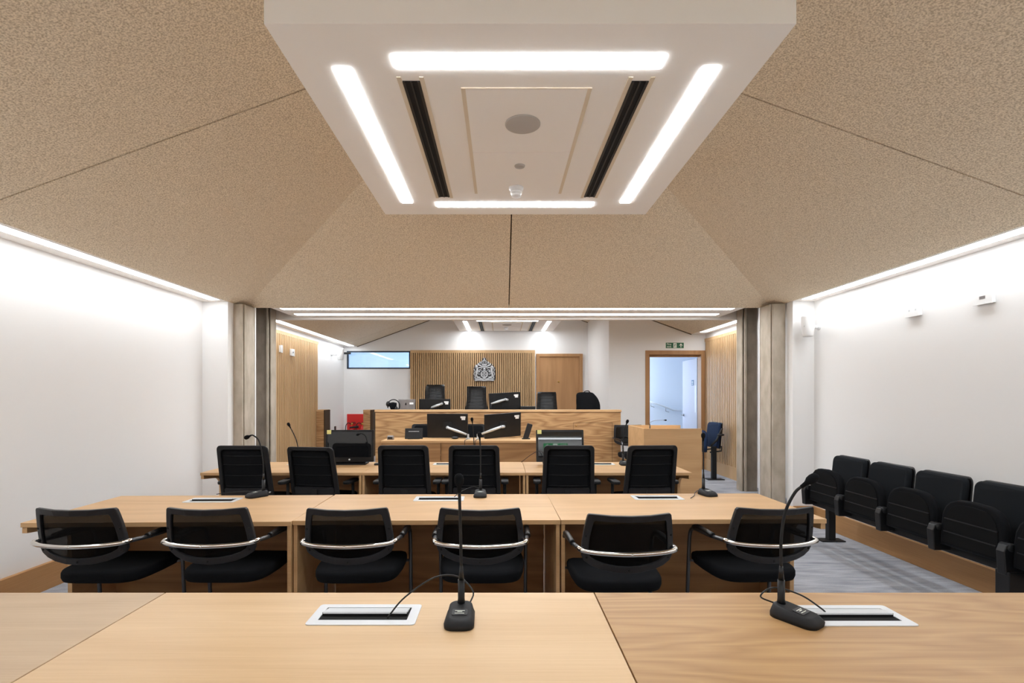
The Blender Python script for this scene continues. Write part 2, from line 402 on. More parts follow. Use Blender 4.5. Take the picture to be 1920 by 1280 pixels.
# hanging service tray
def tray(label, x0, x1, y0, y1, z, yclip=None):
    cx_, cy_ = (x0+x1)/2, (y0+y1)/2
    t = thing('ceiling_tray', label, 'ceiling fixture', (cx_, cy_, z))
    a, b = (x1-x0)/2, (y1-y0)/2; yc = (yclip-cy_) if yclip else b
    MB().box(-a, a, -b, min(b, yc), 0, .42).build('tray_body', M['tray'], t)
    s = (x1-x0)/2.08
    def R(xa, xb, ya, yb): return (xa-cx1, xb-cx1, ya-cy1, yb-cy1)
    cx1, cy1 = .1125, 3.0
    def put(name, r, zz, m, lab=None):
        if r[2] >= yc: return None
        return MB().box(r[0], r[1], r[2], min(r[3], yc-.09 if yclip else yc), -zz, .001).build(name, M[m], t, label=lab)
    put('led_panel', R(-.467, .703, 2.147, 2.235), .004, 'ledt', 'near crosswise light bar')
    put('led_panel', R(-.488, .692, 3.775, 3.868), .004, 'ledt', 'far crosswise light bar')
    put('led_panel', R(-.742, -.668, 2.232, 3.785), .004, 'ledt', 'left lengthwise light bar')
    put('led_panel', R(.893, .964, 2.225, 3.785), .004, 'ledt', 'right lengthwise light bar')
    for q, (xa, xb) in enumerate(((-.456, -.376), (.602, .680))):
        r = R(xa, xb, 2.325, 3.672)
        if r[2] >= yc: continue
        ye = min(r[3], yc-.01)
        d = MB().box(r[0], r[1], r[2], ye, -.003, .001).build('air_slot', M['dark'], t, label='black linear air slot')
        MB().box((r[0]+r[1])/2-.004, (r[0]+r[1])/2+.004, r[2], ye, -.006, -.003).box(r[0], r[0]+.012, r[2], ye, -.006, -.003).box(r[1]-.012, r[1], r[2], ye, -.006, -.003).build('slot_blade', M['black'], d)
        fr = MB()
        for u0, u1, w0, w1 in ((r[0]-.022, r[0]-.0015, r[2]-.03, ye+.02), (r[1]+.0015, r[1]+.022, r[2]-.03, ye+.02)):
            fr.box(u0, u1, w0, min(w1, yc-.005), -.0035, .001)
        fr.build('slot_frame', M['cream'], d)
    r = R(-.19, .428, 2.373, 3.606); ye = min(r[3], yc-.01); sp = 2.994-cy1
    g = .006
    rim = MB().box(r[0], r[0]+.02, r[2], ye, -.006, .001).box(r[1]-.02, r[1], r[2], ye, -.006, .001).box(r[0]+.02, r[1]-.02, r[2], r[2]+.004, -.006, .001)
    rim.build('access_frame', M['cream'], t)
    MB().box(r[0]+.02, r[1]-.02, r[2]+.008, min(sp-g/2, yc-.01), -.005, .001).build('access_panel', M['tray'], t, label='near access panel with the speaker')
    if sp < yc: MB().box(r[0]+.02, r[1]-.02, sp+g/2, ye-.01, -.005, .001).build('access_panel', M['tray'], t, label='far access panel with the detector')
    o = bpy.data.objects.new
    if not yclip or 2.684-cy1 < yc:
        MB().lathe([(.094, -.006), (.094, -.010), (.088, -.012), (.001, -.012)], (.114-cx1, 2.684-cy1, 0), 40).build('speaker_grille', M['grille'], t, label='round grey speaker grille')
    if 3.17-cy1 < yc:
        MB().lathe([(.034, -.005), (.03, -.012), (.014, -.014), (.001, -.016)], (.116-cx1, 3.173-cy1, 0), 24).build('sensor', M['grille'], t)
    return t
T1 = tray('large white hanging ceiling tray with light bars, nearest the camera', -.927, 1.152, 1.968, 4.03, 2.93)
tray('white ceiling tray with light bars in the back room, against the far wall', -.927, 1.152, 9.49, 11.55, 2.93, YB-.003)
sd = thing('smoke_detector', 'white smoke detector hanging from the near ceiling tray', 'smoke detector', (.103, 3.5, 2.925))
MB().lathe([(.05, 0), (.05, -.012), (.042, -.018), (.042, -.03), (.001, -.03)], n=32).build('mounting_base', M['whitep'], sd)
MB().lathe([(.036, -.03), (.04, -.034), (.04, -.042), (.030, -.046), (.030, -.054), (.034, -.056), (.034, -.062), (.001, -.064)], n=32).build('detector_head', M['whitep'], sd)
s2 = dup(sd, (.10, 10.55, 2.925), 0, 'white smoke detector under the far ceiling tray of the back room')

# columns either side of the opening
def column(label, sgn, m, xs, ys, z0, z1):
    """xs: outer, inner edge of the front face (|x|); ys front, back"""
    c = thing('column', label, 'column', (sgn*(xs[0]+xs[1])/2, (ys[0]+ys[1])/2, z0))
    ox, oy = c.location.x, c.location.y
    def B(x0, x1, y0, y1): return MB().box(sgn*x0-ox, sgn*x1-ox, y0-oy, y1-oy, 0, z1-z0)
    return c, B
for sgn, o_, i_, lab in ((-1, 3.25, 3.085, 'left'), (1, 3.395, 3.235, 'right')):
    c, B = column('pale concrete column with a groove at the %s edge of the opening, nearer one' % lab, sgn, 'conc', (o_, i_), (6.0, 6.31), 0, ZS-.002)
    B(o_, i_+.01, 6.02, 6.31).build('shaft', M['conc'], c, .006)
    B(i_+.008, i_-.004, 6.05, 6.30).build('groove_face', M['conc'], c, .004)
    B(i_+.004, i_-.012, 6.29, 6.315).build('edge_bead', M['whitep'], c)
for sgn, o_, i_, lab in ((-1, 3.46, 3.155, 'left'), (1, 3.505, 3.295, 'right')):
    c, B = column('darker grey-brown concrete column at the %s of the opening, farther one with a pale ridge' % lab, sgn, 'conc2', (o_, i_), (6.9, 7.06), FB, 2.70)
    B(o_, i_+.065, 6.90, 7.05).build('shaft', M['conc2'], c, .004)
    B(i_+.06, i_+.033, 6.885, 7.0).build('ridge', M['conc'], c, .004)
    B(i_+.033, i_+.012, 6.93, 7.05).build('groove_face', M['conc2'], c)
    B(i_+.014, i_, 6.905, 7.06).build('lit_inner_face', M['conc'], c)  # paler colour paints in the light from the back room
st = tag(MB().box(3.53, 3.64, 6.5, 6.56, 0, 2.35).build('partition_panel', M['panel'], None), 'narrow brown wooden partition edge stored between the two right columns', 'partition')

# baseboards
def skirt(name, pts): 
    mb = MB()
    for b in pts: mb.box(*b)
    struct(name, mb, M['skirt'], .003)
skirt('baseboard_left', [(XL, XL+.034, -.58, 5.9, 0, .2)])
skirt('baseboard_right', [(XR-.034, XR, -.58, 5.88, 0, .2), (3.40, XR-.034, 5.858, 5.88, 0, .2)])
skirt('baseboard_rear', [(XL+.034, XR-.034, -.58, -.56, 0, .2)])
skirt('baseboard_back', [(XL, -2.4, YB-.02, YB, FB, FB+.2)])
skirt('baseboard_door', [(XN, dx0-.07, YD-.02, YD, FB, FB+.2)])

# slatted oak panelling
def slats_x(name, label, x, sgn, y0, y1, z0, z1, pitch, w):
    t = thing(name, label, 'wall panelling', (x, (y0+y1)/2, z0)); h = z1-z0; L_ = (y1-y0)/2
    MB().box(0, sgn*.008, -L_, L_, 0, h).build('backing_board', M['slatback'], t)
    MB().box(sgn*.008, sgn*.03, -L_, L_, 0, .2).build('skirting_board', M['slat'], t)
    MB().box(sgn*.008, sgn*.026, -L_, L_, h-.05, h).build('top_rail', M['slat'], t)
    mb = MB(); n = int((y1-y0)/pitch)
    for k in range(n):
        yy = -L_+.5*(2*L_-n*pitch)+k*pitch
        mb.box(sgn*.008, sgn*.024, yy, yy+w, .2, h-.05)
    tag(mb.build('slat_field', M['slat'], t), kind='stuff')
    return t
slats_x('slatted_panelling', 'finely slatted oak panelling along the left wall of the back room', XL, 1, 7.25, 9.58, FB, 2.51, .064, .043)
slats_x('slatted_panelling', 'slatted oak panelling along the right wall beside the blue tip-up seat', XR, -1, 7.25, YD-.02, FB, 2.50, .064, .042)
# feature wall behind the bench
t = thing('slatted_feature_wall', 'wide slatted oak feature wall behind the bench, carrying the crest', 'wall panelling', (-.634, YB, DZ))
fw = 1.38; fh = 2.50-DZ
MB().box(-fw, fw, -.012, 0, 0, fh).build('backing_board', M['slatback'], t)
MB().box(-fw, fw, -.05, -.012, fh-.06, fh).build('top_rail', M['slat'], t)
MB().box(-fw, -fw+.03, -.05, -.012, 0, fh-.06).box(fw-.03, fw, -.05, -.012, 0, fh-.06).build('end_post', M['slat'], t)
n = 64; pitch = (2*fw-.06)/n
for k in range(n):
    x0 = -fw+.03+k*pitch+.009
    MB().box(x0, x0+.025, -.048, -.012, 0, fh-.06).build('slat', M['slat'], t)

# ------------------------------------------------------------------ doors and window
d1x0, d1x1 = .775, 1.80
f = struct('door_1', MB().box(d1x0+.07, d1x1-.07, YB-.03, YB-.003, DZ, 2.36), M['doorwood'])
struct('trim_4', MB().box(d1x0, d1x0+.07, YB-.06, YB, DZ, 2.42).box(d1x1-.07, d1x1, YB-.06, YB, DZ, 2.42).box(d1x0+.07, d1x1-.07, YB-.06, YB, 2.355, 2.42), M['doorwood'], .003)
p = MB().lathe([(.018, 0), (.018, -.01), (.008, -.012), (.001, -.012)], (1.27, YB-.033, 1.80), 16, 'y').build('peephole', M['brass'], f)
struct('trim_5', MB().box(dx0-.07, dx0, YD-.02, YD+.145, FB, dz1+.075).box(dx1, dx1+.075, YD-.02, YD+.145, FB, dz1+.075).box(dx0, dx1, YD-.02, YD+.145, dz1, dz1+.075)
       .box(dx0, dx0+.03, YD+.06, YD+.14, FB, dz1).box(dx0+.03, dx1, YD+.06, YD+.14, dz1-.035, dz1), M['doorwood'], .003)
# open leaf, hinged on the right, swung into the corridor
lf = bpy.data.objects.new('door_2', None); COL.objects.link(lf); lf.location = (3.60, YD+.16, FB+.005); lf.rotation_euler = (0, 0, math.radians(86.5)); lf['kind'] = 'structure'
MB().box(0, .88, 0, .044, 0, 1.99).build('door_leaf', M['lav'], lf, .002)
hd = MB().lathe([(.026, 0), (.026, .008), (.009, .01), (.009, .05), (.001, .05)], (.80, .044, .93), 16, 'y').tube([(.80, .09, .93), (.68, .09, .93)], .009).build('door_handle', M['steel'], lf)
sp_ = MB().box(.18, .30, .044, .049, 1.50, 1.60).build('sign_plate', M['plate'], lf, label='small blue plate')
MB().box(.195, .285, .049, .050, 1.565, 1.575).box(.195, .27, .049, .050, 1.545, 1.553).box(.195, .28, .049, .050, 1.52, 1.528).build('lettering', M['signwhite'], sp_)
MB().box(.05, .12, .044, .046, 1.0, 1.5).build('push_plate', M['silver'], lf)
# corridor beyond the open door
struct('wall_corridor_far', MB().box(2.06, 4.6, 11.35, 11.45, -.2, 2.5), M['corr'])
struct('wall_corridor_left', MB().box(2.06, 2.1, YD+.14, 10.3, -.2, 2.5), M['corr'])
struct('wall_corridor_right', MB().box(4.55, 4.65, YD+.14, 11.45, -.2, 2.5), M['corr'])
struct('ceiling_corridor', MB().box(2.06, 4.65, YD+.14, 11.45, 2.42, 2.5), M['corr'])
struct('floor_corridor', MB().box(2.06, 4.65, YD+.1, 11.45, -.1, FB), M['carpet'])
hr = thing('handrail', 'steel handrail sloping down the corridor wall behind the open door', 'handrail', (3.8, 11.28, FB))
MB().tube([(-.62, 0, 1.22), (-.30, 0, 1.13), (.06, 0, .995), (.32, 0, .975)], .021).build('rail', M['alu'], hr)
for bx, bz in ((-.45, 1.17), (-.12, 1.06), (.26, .975)):
    MB().tube([(bx, 0, bz-.02), (bx, 0, bz-.09), (bx+.08, .03, bz-.11), (bx+.08, .07, bz-.11)], .007, 6).build('bracket', M['steel'], hr)
# high interior window, hall behind it
wf = struct('window_1', MB().box(wx0, wx1, YB-.012, YB+.05, wz1-.03, wz1).box(wx0, wx1, YB-.012, YB+.05, wz0, wz0+.028)
       .box(wx0, wx0+.03, YB-.012, YB+.05, wz0+.028, wz1-.03).box(wx1-.03, wx1, YB-.012, YB+.05, wz0+.028, wz1-.03), M['blueframe'])
MB().box(wx0+.03, wx1-.03, YB+.02, YB+.026, wz0+.028, wz1-.03).build('window_pane', M['glass'], wf)
struct('wall_hall', MB().box(-4.2, -.1, 13.2, 13.3, 1.2, 3.2).box(-4.3, -4.2, YB+.12, 13.3, 1.2, 3.2).box(-.1, 0, YB+.12, 13.3, 1.2, 3.2), M['corr'])
struct('ceiling_hall', MB().box(-4.3, 0, YB+.12, 13.3, 2.85, 2.95), M['corr'])
struct('floor_hall', MB().box(-4.3, 0, YB+.12, 13.3, 1.1, 1.2), M['corr'])
lh = thing('led_strip', 'added glowing strip behind the high window, standing in for a reflection in its glass', 'light', (-3.35, 12.2, 2.84), math.radians(-35))  # glowing strip added to stand in for light reflected in the pane
MB().box(-.03, .03, -.45, .45, -.006, .004).build('diffuser', M['ledt'], lh)

# ------------------------------------------------------------------ desks
ZT = .74
def desk(label, w, loc, rz, mt, left_end=False, right_end=False, depth=.8, group=None):
    """origin: near edge, middle, at floor level"""
    t = thing('desk', label, 'desk', loc, rz, group)
    a = w/2-.0012
    MB().box(-a, a, 0, depth, ZT-.027, ZT).build('tabletop', M[mt], t, .0015)
    for sgn, end in ((-1, left_end), (1, right_end)):
        if end:      # panel cut back with a curved bracket below the overhanging front
            pr = [(.006, ZT-.027), (.006, ZT-.062), (.22, ZT-.085)]
            pr += [(.22+.10*math.sin(u*PI/2/5), ZT-.085-.11*(1-math.cos(u*PI/2/5))) for u in range(1, 6)]
            pr += [(.325, .0), (depth-.01, 0), (depth-.01, ZT-.027)]
            x1 = sgn*(a-.004); MB().prism(pr, x1, x1-sgn*.028, 'x').build('side_panel', M['desk'], t, .0015)
        else:
            x1 = sgn*(a-.003); MB().box(x1, x1-sgn*.022, .008, depth-.02, 0, ZT-.027).build('side_panel', M['desk'], t, .0015)
    MB().box(-a+.034, a-.034, depth-.10, depth-.08, .02, ZT-.027).build('modesty_panel', M['panel'], t)
    MB().box(-a+.034, a-.034, depth-.19, depth-.10, ZT-.12, ZT-.10).build('cable_tray', M['blackm'], t)
    return t
desk('pale ash-toned oak desk in the nearest row, left of the slanting seam', 1.60, (-2.06, 1.09, 0), 0, 'top_left', left_end=True)
desk('pale golden oak desk in the nearest row, middle one with the upright microphone', 1.605, (-.4555, 1.09, 0), 0, 'top_mid')
desk('warmer figured oak desk in the nearest row, on the right', 1.75, (1.224, 1.09, 0), 0, 'top_right', right_end=True)
r2 = math.radians(1.15)
desk('oak desk of the second row, leftmost of its three, with a tipped microphone', 1.562, (-2.016, 2.945, 0), r2, 'desk', left_end=True)
desk('oak desk of the second row, middle of its three', 1.59, (-.442, 2.99, 0), math.radians(.6), 'desk')
desk('oak desk of the second row, rightmost, beside the black tip-up seats', 1.60, (1.154, 3.012, 0), math.radians(.9), 'desk', right_end=True)
desk('oak desk of the third row, leftmost, with a curved end bracket', 1.556, (-2.126, 4.857, 0), 0, 'desk', left_end=True)
desk('oak desk of the third row, middle of its three', 1.583, (-.556, 4.857, 0), 0, 'desk')
desk('oak desk of the third row, rightmost, carrying the glossy monitor with a reflection', 1.606, (1.039, 4.857, 0), 0, 'desk', right_end=True)

# flush power boxes in the tabletops
def power_box():
    t = thing('desk_power_box', '', 'power socket', (0,0,0))
    o = rrect(.354, .158, .012); i = rrect(.292, .098, .002, 5, 0, .004)
    n = len(o); vv = [(x, y, z) for z in (0, .003) for x, y in o] + [(x, y, z) for z in (0, .003) for x, y in i]
    fs = []
    for k in range(n):
        q = (k+1) % n
        fs += [(k, q, n+q, n+k), (n+k, n+q, 3*n+q, 3*n+k), (2*n+q, 2*n+k, 3*n+k, 3*n+q)]
    MB().add(vv, fs).build('frame', M['alu'], t)
    MB().box(-.146, .146, -.045, .053, 0, .0012).build('well', M['dark'], t)
    MB().add([(-.140, -.012, .0145), (.140, -.012, .0145), (.140, .0475, .0035), (-.140, .0475, .0035), (-.140, -.014, .010), (.140, -.014, .010), (.140, .0475, .001), (-.140, .0475, .001)],
             [(0,1,2,3), (7,6,5,4), (4,5,1,0), (1,5,6,2), (3,2,6,7), (4,0,3,7)]).build('lid', M['alu'], t)
    MB().box(-.142, .142, -.0125, -.0105, .0013, .0135).build('lid_edge', M['black'], t)
    return t
pb = power_box(); pb.location = (-.456, 1.697, ZT); pb['label'] = 'silver flip-lid power box in the middle desk of the nearest row'
G = 'flip-lid power boxes in the desks'
pb['group'] = G
for x, y, rz, lab in ((1.163, 1.69, 0, 'silver flip-lid power box in the right desk of the nearest row'),
                  (-2.04, 3.57, r2, 'silver flip-lid power box in the second-row desk on the left'),
                  (-.445, 3.62, .01, 'silver flip-lid power box in the middle desk of the second row'),
                  (1.13, 3.66, .015, 'silver flip-lid power box in the second-row desk on the right'),
                  (-.56, 5.48, 0, 'silver flip-lid power box in the middle desk of the third row'),
                  (1.05, 5.48, 0, 'silver flip-lid power box in the third-row desk on the right'),
                  (-2.13, 5.48, 0, 'silver flip-lid power box in the third-row desk on the left, mostly hidden by chairs')):
    dup(pb, (x, y, ZT), rz, lab, G)

# ------------------------------------------------------------------ gooseneck microphones
def mic(label, loc, rz, path, cable=None, ztop=ZT, small=1.0, neck='blackm'):
    """base faces -y; stem starts at (0,.045,.04); path: stem points (local, after base)"""
    t = thing('gooseneck_microphone', label, 'microphone', loc, rz, 'gooseneck microphones on the desks')
    rings = []
    for z, sx, sy0, sy1, r in ((0, .048, -.078, .072, .030), (.012, .049, -.080, .072, .031), (.020, .045, -.073, .070, .029)):
        o = rrect(2*sx, sy1-sy0, r, 5, 0, (sy0+sy1)/2); rings.append([(x*(1-.10*max(0, y/.07)), y, z) for x, y in o])
    o = rrect(.080, .130, .026, 5, 0, -.002)
    rings.append([(x*(1-.10*max(0, y/.07)), y, .026+.014*(y+.066)/.13) for x, y in o])
    o = rrect(.066, .112, .022, 5, 0, -.002)
    rings.append([(x*(1-.10*max(0, y/.07)), y, .028+.016*(y+.066)/.13) for x, y in o])
    b = MB().stack(rings).build('base', M['blackm'], t)
    al = math.atan2(.016, .13); lab_ = MB()
    lab_.prism(rrect(.050, .036, .006), 0, .0015, 'z')
    MM = Matrix.Translation((0, -.018, .0345)) @ Matrix.Rotation(al, 4, 'X')
    lp = lab_.xf(MM).build('label_plate', M['frame'], b)
    tx = MB().box(-.016, .016, .006, .0085, .0015, .0019).box(-.008, .008, 0, .003, .0015, .0019).box(-.016, .015, -.009, -.007, .0015, .0019)
    tx.xf(MM).build('lettering', M['signwhite'], lp)
    MB().tube([(0, .045, .034), (0, .045, .055), (0, .045, .118)], [.0140, .0115, .0115], 14).tube([(0, .045, .118), (0, .045, .165)], [.0095, .0055], 14).build('stem_socket', M['black'], t)
    pts = bez([(0, .045, .16)] + path, 6)
    MB().tube(pts, .0052, 8).build('gooseneck', M[neck], t)
    d = (Vector(pts[-1])-Vector(pts[-3])).normalized(); e = Vector(pts[-1])
    q = Vector((0, 0, 1)).rotation_difference(d).to_matrix().to_4x4()
    h = MB().lathe([(.006, -.012), (.0075, .006), (.010, .012), (.0145, .020), (.0160, .032), (.0145, .043), (.008, .051), (.001, .053)], n=16)
    h.xf(Matrix.Translation(e) @ q).build('microphone_head', M['fabric'], t)
    if cable:
        MB().tube([(.026, .068, .022), (.026, .082, .022)], .006, 8).build('plug', M['steel'], t)
        MB().tube(bez([(.026, .08, .022)] + cable, 6), .0028, 8).build('cable', M['black'], t)
    return t
# row 1
mic('upright microphone on the middle desk of the nearest row', (-.135, 1.655, ZT), 0,
    [(-.002, .045, .25), (-.004, .043, .33), (-.006, .036, .425)],
    [(.035, .12, .05), (-.02, .15, .09), (-.10, .12, .098), (-.19, .06, .055), (-.232, .012, .016), (-.24, .006, .004)])
mic('microphone leaning right on the right desk of the nearest row', (.968, 1.66, ZT), math.radians(35),
    [(.006, .048, .25), (.022, .043, .34), (.040, .02, .41), (.052, -.005, .44)],
    [(.0, .115, .04), (.06, .10, .062), (.10, .03, .05), (.115, -.03, .02), (.12, -.045, .006)])
# row 2
mic('microphone bent left on the left desk of the second row', (-1.79, 3.70, ZT), math.radians(-38),
    [(-.004, .045, .24), (-.02, .04, .33), (-.045, .03, .41), (-.09, .01, .445), (-.115, 0, .44)],
    [(-.02, .10, .02), (-.14, .02, .018), (-.25, -.08, .014), (-.30, -.16, .006)])
mic('straight upright microphone on the middle desk of the second row', (-.155, 3.72, ZT), 0,
    [(0, .045, .27), (-.002, .043, .36), (-.006, .04, .42)],
    [(.02, .10, .03), (-.06, .10, .05), (-.14, .03, .03), (-.18, -.06, .012), (-.185, -.085, .006)])
mic('upright microphone on the right desk of the second row, in front of the witness stand', (1.535, 3.76, ZT), math.radians(12),
    [(0, .045, .27), (-.004, .044, .36), (-.006, .04, .41)],
    [(-.01, .09, .02), (-.08, .03, .016), (-.14, -.05, .01), (-.20, -.10, .005)])
# row 3
mic('microphone leaning left behind the second chair of the third row', (-2.20, 5.42, ZT), 0,
    [(-.02, .045, .25), (-.05, .04, .33), (-.085, .03, .405)])
mic('straight microphone on the middle desk of the third row, before the clerk monitors', (-.30, 5.55, ZT), 0,
    [(-.006, .045, .27), (-.014, .045, .38), (-.022, .043, .45)])
mic('microphone leaning right on the right desk of the third row, beside the witness stand', (1.32, 5.42, ZT), 0,
    [(.004, .045, .27), (.012, .045, .36), (.035, .04, .435)])
# witness stand microphone is placed with the stand below
mic('black microphone base at the left edge of the nearest row, mostly out of frame', (-1.935, 1.82, ZT), math.radians(75),
    [(-.01, .10, .25), (-.02, .16, .33), (-.03, .2, .38)])

# ------------------------------------------------------------------ visitor chairs (second row)
def yb(x, z):      # plan curve and lean of the back
    return -.055*(1-(x/.24)**2) - (z-.60)*.20 + .03
def back_outline(sc=0.0):
    """right half from top middle down to bottom middle, then mirrored"""
    R = [(0, .872), (.10, .873), (.19, .877), (.209, .877), (.216, .868), (.222, .84), (.230, .79), (.237, .73), (.240, .68), (.237, .645), (.226, .622), (.19, .598), (.14, .580), (.07, .567), (0, .563)]
    pts = R + [(-x, z) for x, z in reversed(R[1:-1])]
    cx_, cz = 0, .725; out = []
    for x, z in pts:
        dx_, dz_ = x-cx_, z-cz; l = math.hypot(dx_, dz_)
        nx = x*(1-sc/.24) ; nz = cz + dz_*(1-sc/.15)
        out.append((nx, nz))
    return out
def visitor_chair():
    t = thing('visitor_chair', '', 'chair', (0,0,0))
    o, i = back_outline(0), back_outline(.034); n = len(o); th = .012
    rings = []
    for pts, dy in ((o, -th), (o, th), (i, th), (i, -th)):
        rings.append([(x, yb(x, z)+dy, z) for x, z in pts])
    vv = [p for r in rings for p in r]; fs = []
    for a, b in ((0, 1), (1, 2), (2, 3), (3, 0)):
        for k in range(n): fs.append((a*n+k, a*n+(k+1) % n, b*n+(k+1) % n, b*n+k))
    fr = MB().add(vv, fs, False); fo = fr.build('back_frame', M['frame'], t, .004)
    for x, z in ((0, .581), (.213, .640), (-.213, .640), (.221, .76), (-.221, .76)):
        MB().ell((x, yb(x, z)-.0135, z), (.006, .003, .006), 8, 6).build('screw', M['dark'], fo)
    gr = []
    for k in range(6):
        f_ = 1-k/5.5; gr.append([(x*f_, yb(x*f_, .725+(z-.725)*f_), .725+(z-.725)*f_) for x, z in i])
    MB().stack(gr).build('mesh_back', M['mesh'], t)
    seat = []
    for z, f_ in ((.425, .90), (.43, .97), (.45, 1.0), (.475, 1.0), (.488, .975), (.494, .90), (.496, .7), (.497, .35)):
        r = []
        for k in range(40):
            a = 2*PI*k/40; c, s_ = math.cos(a), math.sin(a)
            x = .25*f_*math.copysign(abs(c)**.42, c); y = .30+.24*f_*math.copysign(abs(s_)**.45, s_)
            x *= 1-.07*max(0, (.3-y)/.235)
            r.append((x, y, z-.03*max(0, (y-.42)/.11)**2))
        seat.append(r)
    MB().stack(seat).build('seat', M['fabric'], t)
    # chrome bar wrapping behind the back
    bar_ = bez([(-.252, .015, .686), (-.249, -.012, .687), (-.228, -.042, .686), (-.15, -.070, .682), (0, -.083, .678), (.15, -.070, .682), (.228, -.042, .686), (.249, -.012, .687), (.252, .015, .686)], 6)
    bb = MB().tube(bar_, .0125, 12).build('back_bar', M['chrome'], t, label='chrome bar')
    for x in (-.11, 0, .11): MB().ell((x, -.083-.010+(x*x*.9), .678), (.007, .006, .007), 10, 6).build('bolt', M['chrome'], bb)
    for s in (-1, 1):
        MB().tube([(s*.225, yb(.225, .69)-.005, .692), (s*.245, -.02, .685)], .011, 8).build('bar_bracket', M['frame'], t)
        pth = bez([(s*.252, .012, .686), (s*.262, .16, .672), (s*.268, .33, .664), (s*.268, .385, .652), (s*.268, .42, .61), (s*.268, .435, .50), (s*.268, .45, .30), (s*.268, .465, .07), (s*.268, .45, .022), (s*.268, .40, .012), (s*.268, .15, .012), (s*.262, -.02, .012)], 5)
        MB().tube(pth, .0115, 10).build('leg_tube', M['tubing'], t)
        MB().tube(bez([(s*.266, .12, .682), (s*.267, .20, .686), (s*.268, .30, .684), (s*.268, .37, .668)], 4), [.015]*12+[.012], 10).build('arm_pad', M['black'], t)
        MB().tube([(s*.262, .44, .44), (s*.15, .40, .43)], .008, 8).build('seat_stay', M['steel'], t)
    MB().tube([(-.262, -.02, .012), (.262, -.02, .012)], .0115, 10).build('floor_bar', M['tubing'], t)
    return t
vc = visitor_chair(); G = 'visitor chairs along the second row'
spots = [(-2.285, 2.75, .0, 'leftmost of the six, near the white left wall'), (-1.59, 2.76, 0, 'second from the left, before the left desk seam'),
         (-.83, 2.75, .03, 'third from the left, just right of the left desk seam'), (-.115, 2.75, 0, 'fourth from the left, behind the upright microphone'),
         (.655, 2.62, .03, 'fifth from the left, set slightly lower and nearer'), (1.48, 2.77, .06, 'rightmost of the six, turned a little left')]
for k, (x, y, rz, w) in enumerate(spots):
    lab = 'black mesh-backed visitor chair, ' + w
    if k == 0: vc.location = (x, y, 0); vc.rotation_euler = (0, 0, rz); tag(vc, lab, group=G)
    else: dup(vc, (x, y, 0), rz, lab, G)

# ------------------------------------------------------------------ task chairs (third row)
def slab_back(w0, w1, z0, z1, lean, th, mt_frame, n=12, r=.035, y0=0, curve=.03):
    """outline of a tall back: w0 at bottom, w1 at top"""
    def outline(inset):
        pts = []
        o = rrect(1, 1, .08, 4)
        for u, v in o:
            f_ = v+.5; w = w0+(w1-w0)*f_
            pts.append((u*(w-2*inset), z0+inset+(z1-z0-2*inset)*f_))
        return pts
    def y(x, z): return y0 - curve*(1-(2*x/w1)**2) - (z-z0)*lean
    return outline, y
def task_chair(blue=False):
    t = thing('task_chair', '', 'chair', (0,0,0))
    outline, y = slab_back(.485, .455, .53, 1.035, .22, .02, None, curve=.035)
    o, i = outline(0), outline(.036); n = len(o); vv = []
    for pts, dy in ((o, -.014), (o, .012), (i, .012), (i, -.014)):
        vv += [(x, y(x, z)+dy, z) for x, z in pts]
    fs = [(a*n+k, a*n+(k+1) % n, b*n+(k+1) % n, b*n+k) for a, b in ((0,1),(1,2),(2,3),(3,0)) for k in range(n)]
    MB().add(vv, fs).build('back_frame', M['blackm'], t, .006)
    gr = []
    for k in range(6):
        f_ = 1-k/5.5; gr.append([(x*f_, y(x*f_, .7825+(z-.7825)*f_)+.004, .7825+(z-.7825)*f_) for x, z in i])
    mb_ = MB().stack(gr).build('back_panel', M['fabric'], t)
    rb = MB()
    for z in (.66, .76, .86, .94): rb.tube([(x, y(x, z)+.001, z) for x in (-.18, -.09, 0, .09, .18)], .0022, 6)
    rb.build('seam', M['black'], mb_)
    lum = [(x*f_, y(x*f_, z)-.004-dy, z) for x, z in ((0,0),) for f_ in (1,) for dy in (0,)]
    MB().stack([[(x, y(x, z)+dy, z) for x, z in rrect(.39, .075, .015, 4, 0, .60)] for dy in (-.012, .008)], False).build('lumbar_band', M['frame'], t)
    seat = []
    for z, f_ in ((.455, .9), (.46, .97), (.48, 1), (.50, 1), (.512, .96), (.517, .8), (.518, .4)):
        seat.append([(.25*f_*math.copysign(abs(math.cos(a))**.55, math.cos(a)), .26+.235*f_*math.copysign(abs(math.sin(a))**.6, math.sin(a)), z) for a in [2*PI*k/36 for k in range(36)]])
    MB().stack(seat).build('seat', M['fabric'], t)
    MB().box(-.03, .03, -.03, .20, .44, .455).box(-.03, .03, -.05, -.03, .44, .62).build('back_post', M['blackm'], t, .004)
    for s in (-1, 1):
        MB().tube([(s*.20, .2, .45), (s*.27, .2, .46), (s*.28, .2, .50), (s*.28, .2, .655)], .015, 8).build('arm_post', M['blackm'], t)
        MB().stack([[(s*.28+x, .16+yy, z) for x, yy in rrect(.07*q, .25*q, .03*q, 4)] for z, q in ((.655, .92), (.66, 1), (.678, 1), (.684, .93))]).build('arm_pad', M['blackm'], t)
    MB().lathe([(.03, .1), (.03, .22), (.02, .22), (.02, .45), (.06, .455)], (0, .24, 0), 20).build('gas_column', M['black'], t)
    for k in range(5):
        a = 2*PI*k/5+.3; dx_, dy_ = math.cos(a), math.sin(a)
        MB().tube([(0, .24, .11), (dx_*.16, .24+dy_*.16, .10), (dx_*.30, .24+dy_*.30, .075)], [.028, .02, .014], 8).build('leg', M['blackm'], t)
        MB().lathe([(.001, -.012), (.026, -.012), (.026, .012), (.001, .012)], (dx_*.30, .24+dy_*.30, .0265), 14, 'x').build('castor', M['black'], t)
    return t
tc_ = task_chair(); G = 'task chairs along the third row'
